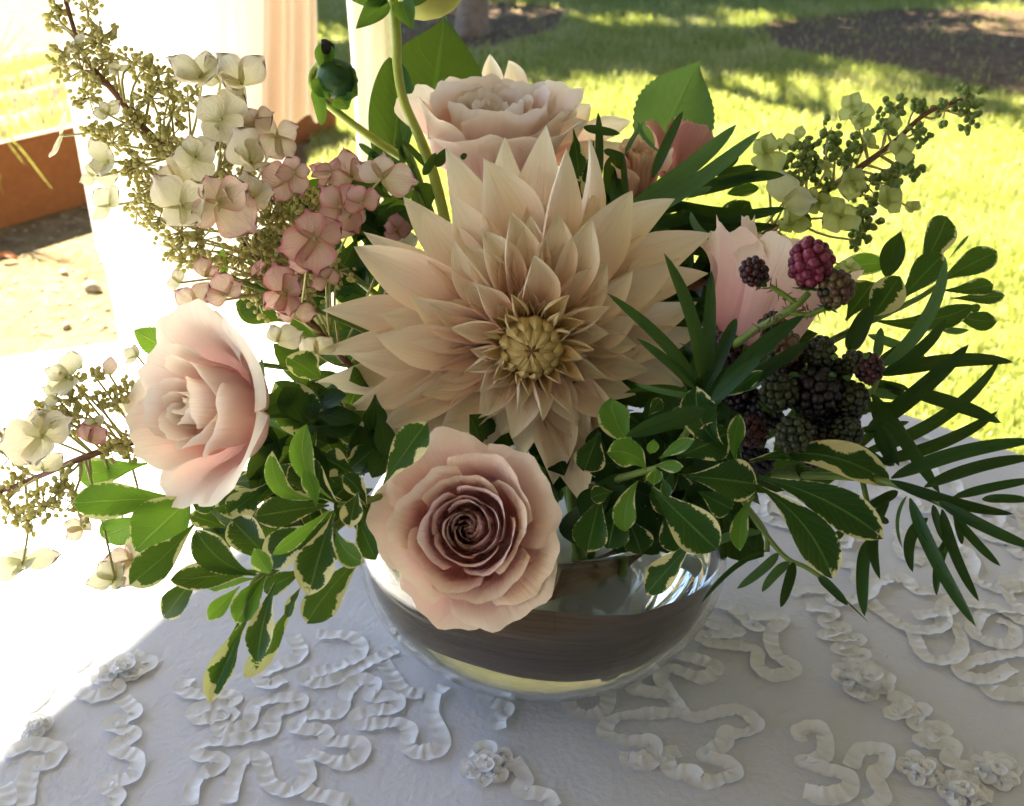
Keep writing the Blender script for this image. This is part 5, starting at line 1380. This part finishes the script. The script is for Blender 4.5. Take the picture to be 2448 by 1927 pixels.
# ================================================================== blackberries
def berry_mat(name, a, b):
    t = NT(name)
    rnd = t.info('Random'); nz = t.noise(t.geo(), 300., 2)
    c = t.mix(t.smooth(t.m('ADD', rnd, t.m('MULTIPLY', t.m('SUBTRACT', nz, .5), .6)), .0, 1.), a, b)
    p = t.n('BsdfPrincipled', Base_Color=c, Roughness=.34, Specular_IOR_Level=.35)
    p.inputs['Subsurface Weight'].default_value = .1
    p.inputs['Subsurface Radius'].default_value = (.002, .0008, .0008)
    return t.done(p)
BMAT = {'red': berry_mat('berry_red', (.10, .008, .025), (.17, .02, .045)), 'dark': berry_mat('berry_dark', (.004, .002, .003), (.010, .003, .004)), 'green': berry_mat('berry_green', (.008, .016, .004), (.03, .036, .009)), 'brown': berry_mat('berry_brown', (.06, .015, .01), (.09, .06, .02)), 'maroon': berry_mat('berry_maroon', (.018, .003, .005), (.045, .008, .008)), 'tan': berry_mat('berry_tan', (.10, .055, .03), (.17, .11, .055))}
DV, DF = sphere_vf(7, 10)
DRU = {}
for k, m in BMAT.items():
    me = bpy.data.meshes.new('drupelet'); me.from_pydata(DV.tolist(), [], [list(dict.fromkeys(q)) for q in DF.tolist()])
    me.polygons.foreach_set('use_smooth', np.ones(len(me.polygons), bool)); me.materials.append(m); DRU[k] = me
def berry(parent, c, R, ax, kind, seed, el=1.12):
    r = np.random.default_rng(seed)
    F = frame(ax)
    cb = Bag(); cb.add((DV * V(R * .82, R * .82, R * .82 * el)) @ F.T + c, DF)
    e = cb.build('berry', BMAT[kind], parent)
    n = 44
    for i in range(n):
        z = 1 - 2 * (i + .5) / n
        a = i * 2.39996 + r.uniform(-.1, .1); q = math.sqrt(1 - z * z)
        d = V(q * math.cos(a), q * math.sin(a), z)
        p = c + F @ (d * V(.80, .80, .80 * el) * R * r.uniform(.96, 1.05))
        kk = kind if r.random() < .85 else ('green' if kind in ('brown', 'tan') else kind)
        o = place('drupelet', DRU[kk], None, e, p, frame(F @ d), R * r.uniform(.23, .29))
    # calyx
    for k in range(5):
        a = k * 1.2566
        d = F[:, 0] * math.cos(a) + F[:, 1] * math.sin(a)
        b0_ = c - F[:, 2] * R * el * .9
        grid_obj('calyx_leaf', blade_grid(b0_, b0_ + d * R * .75 - F[:, 2] * R * .15, R * .42, 'acuminate', facing=-ax, nu=5, nv=8), M['sepal'], parent)
    return e
bk = thing('blackberry_branch', at(R6(330, 830), .45), 'blackberry branch holding one plum red and two brownish berries above the peach rose', 'berries', 'blackberry branches')
tube('stem', [at(R6(330, 830), .45), at(R6(480, 720), .435), at(R6(620, 640), .428), at(R6(740, 560), .424), at(R6(815, 490), .424)], [.0018, .0017, .0016, .0012], M['stem_green'], bk, 30, 8)
tube('twig', [at(R6(742, 556), .424), at(R6(670, 500), .424), at(R6(590, 450), .424)], [.0012, .001], M['stem_green'], bk, 14, 7)
tube('twig', [at(R6(700, 600), .425), at(R6(800, 618), .424), at(R6(905, 582), .422)], [.0012, .001], M['stem_green'], bk, 14, 7)
th = Bag()
r6 = np.random.default_rng(3)
for pts in ([(480,720),(620,640),(740,560)], [(742,556),(590,450)], [(700,600),(905,582)]):
    cc = spline([at(R6(*p), .425) for p in pts], 14)
    for p in cc:
        d = nrm(r6.normal(size=3) * V(1, .4, 1)); th.tube([p, p + d * r6.uniform(.003, .0052)], [.0004, .0001], 2, 4)
ob = th.build('prickles', M['stem_brown'], bk); ob['kind'] = 'stuff'
berry(bk, at(R6(825, 312), .422), px_len(132 * .41, .422), view(.05, .95, .25), 'red', 1, 1.10)
berry(bk, at(R6(495, 365), .424), px_len(84 * .41, .424), view(-.55, .6, .5), 'maroon', 2)
berry(bk, at(R6(975, 465), .421), px_len(104 * .41, .421), view(.25, .85, .4), 'brown', 3)
bk2 = thing('blackberry_branch', at(R6(700, 1250), .47), 'dense dark cluster of green, brown and black blackberries over the cloth', 'berries', 'blackberry branches')
tube('stem', [at(R6(300, 1500), .49), at(R6(560, 1250), .475), at(R6(750, 1050), .465), at(R6(900, 900), .455)], [.002, .0018, .0014], M['stem_dark'], bk2, 30, 8)
for k, (x, y, R, d, kd) in enumerate([(655,805,112,.438,'tan'),(880,835,98,.44,'green'),(1165,925,88,.435,'maroon'),(1075,890,70,.437,'green'),(640,1065,112,.435,'green'),(850,1065,145,.438,'dark'),(1065,1100,102,.44,'green'),(725,1315,108,.425,'green'),(1030,1310,95,.433,'green'),(855,1385,125,.437,'dark'),(480,1300,95,.44,'maroon'),(325,820,105,.45,'maroon'),(610,690,90,.46,'brown'),(1000,1215,115,.445,'dark'),(540,1470,75,.45,'dark'),(690,900,100,.45,'maroon'),(950,980,110,.45,'dark'),(560,1180,110,.455,'dark'),(850,1230,110,.455,'dark'),(420,1080,100,.46,'dark'),(450,1400,90,.45,'dark')]):
    berry(bk2, at(R6(x, y), d), px_len(R * .41, d), view(random.uniform(-.5, .5), random.uniform(.2, .9), .6), kd, 20 + k, 1.05)
for (x, y, x2, y2) in ((940,870,1040,840),(1060,990,950,960),(560,850,700,720),(700,960,830,980),(930,960,1040,990),(1130,870,1210,820)):
    add_leaf(bk2, R6, (x, y), ((x + x2) / 2, (y + y2) / 2), 34, .43, .428, 'sepal', 'acuminate', 'calyx_leaf')
for (b, t_, w, d, m) in (((330,1085),(825,768),86,.43,'podo'),((330,1085),(548,942),90,.425,'pitto_plain'),((285,880),(392,635),78,.43,'podo'),((360,1060),(560,860),190,.455,'lemon')):
    add_leaf(bk2, R6, b, t_, w, d, d - .005, m, 'lance' if m == 'podo' else 'oval', 'leaf')

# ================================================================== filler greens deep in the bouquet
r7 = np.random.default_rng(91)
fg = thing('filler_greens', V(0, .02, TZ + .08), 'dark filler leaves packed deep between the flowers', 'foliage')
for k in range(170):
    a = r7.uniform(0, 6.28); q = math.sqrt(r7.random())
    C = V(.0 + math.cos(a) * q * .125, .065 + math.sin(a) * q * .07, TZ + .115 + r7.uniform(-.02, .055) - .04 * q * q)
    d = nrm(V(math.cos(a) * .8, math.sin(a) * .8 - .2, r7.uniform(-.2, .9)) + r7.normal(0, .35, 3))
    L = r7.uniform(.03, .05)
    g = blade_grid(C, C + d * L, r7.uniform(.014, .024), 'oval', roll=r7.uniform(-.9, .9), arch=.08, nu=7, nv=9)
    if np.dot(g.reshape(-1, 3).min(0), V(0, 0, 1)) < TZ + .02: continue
    grid_obj('leaf', g, M['salal' if k % 3 else 'shade_dark_leaf'], fg)

# leaves coloured dark to deepen the shade in gaps around roses and rim
def gap_fill(region, n, dlo, dhi, label, seed, mats=('shade_dark_leaf', 'salal', 'shade_dark_leaf', 'pitto_plain')):
    r = np.random.default_rng(seed)
    xs = [q[0] for q in region]; ys = [q[1] for q in region]
    o = thing('filler_greens', at((sum(xs) / len(xs), sum(ys) / len(ys)), dhi), label, 'foliage', 'filler leaves in the gaps')
    k = 0
    while k < n:
        x, y = r.uniform(min(xs), max(xs)), r.uniform(min(ys), max(ys))
        if not inside(region, np.array([x]), np.array([y]))[0]: continue
        d = r.uniform(dlo, dhi); a = r.uniform(0, 6.28); L = r.uniform(90, 150)
        B = at((x - math.cos(a) * L / 2, y - math.sin(a) * L / 2), d + .008); T = at((x + math.cos(a) * L / 2, y + math.sin(a) * L / 2), d - .004)
        if min(B[2], T[2]) < TZ + .012: k += 1; continue
        grid_obj('leaf', blade_grid(B, T, px_len(r.uniform(50, 75), d), 'obovate', roll=r.uniform(-.7, .7), arch=r.uniform(.02, .12), wave=.04), M[mats[k % len(mats)]], o)
        k += 1
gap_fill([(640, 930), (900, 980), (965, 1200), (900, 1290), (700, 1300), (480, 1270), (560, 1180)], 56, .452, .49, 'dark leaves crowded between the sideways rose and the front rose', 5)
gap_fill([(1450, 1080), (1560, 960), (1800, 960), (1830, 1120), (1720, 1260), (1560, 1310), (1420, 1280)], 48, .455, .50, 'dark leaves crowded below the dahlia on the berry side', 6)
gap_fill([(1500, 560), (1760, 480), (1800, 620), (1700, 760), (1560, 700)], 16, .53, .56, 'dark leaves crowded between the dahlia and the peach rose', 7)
gap_fill([(800, 430), (960, 400), (930, 600), (800, 760), (620, 760), (600, 640), (700, 520)], 40, .53, .565, 'dark leaves crowded between the pink florets and the dahlia', 8, ('salal', 'shade_dark_leaf'))
gap_fill([(1180, 380), (1500, 420), (1480, 560), (1200, 520)], 14, .55, .58, 'dark leaves crowded under the upright pink rose', 9, ('salal', 'shade_dark_leaf'))
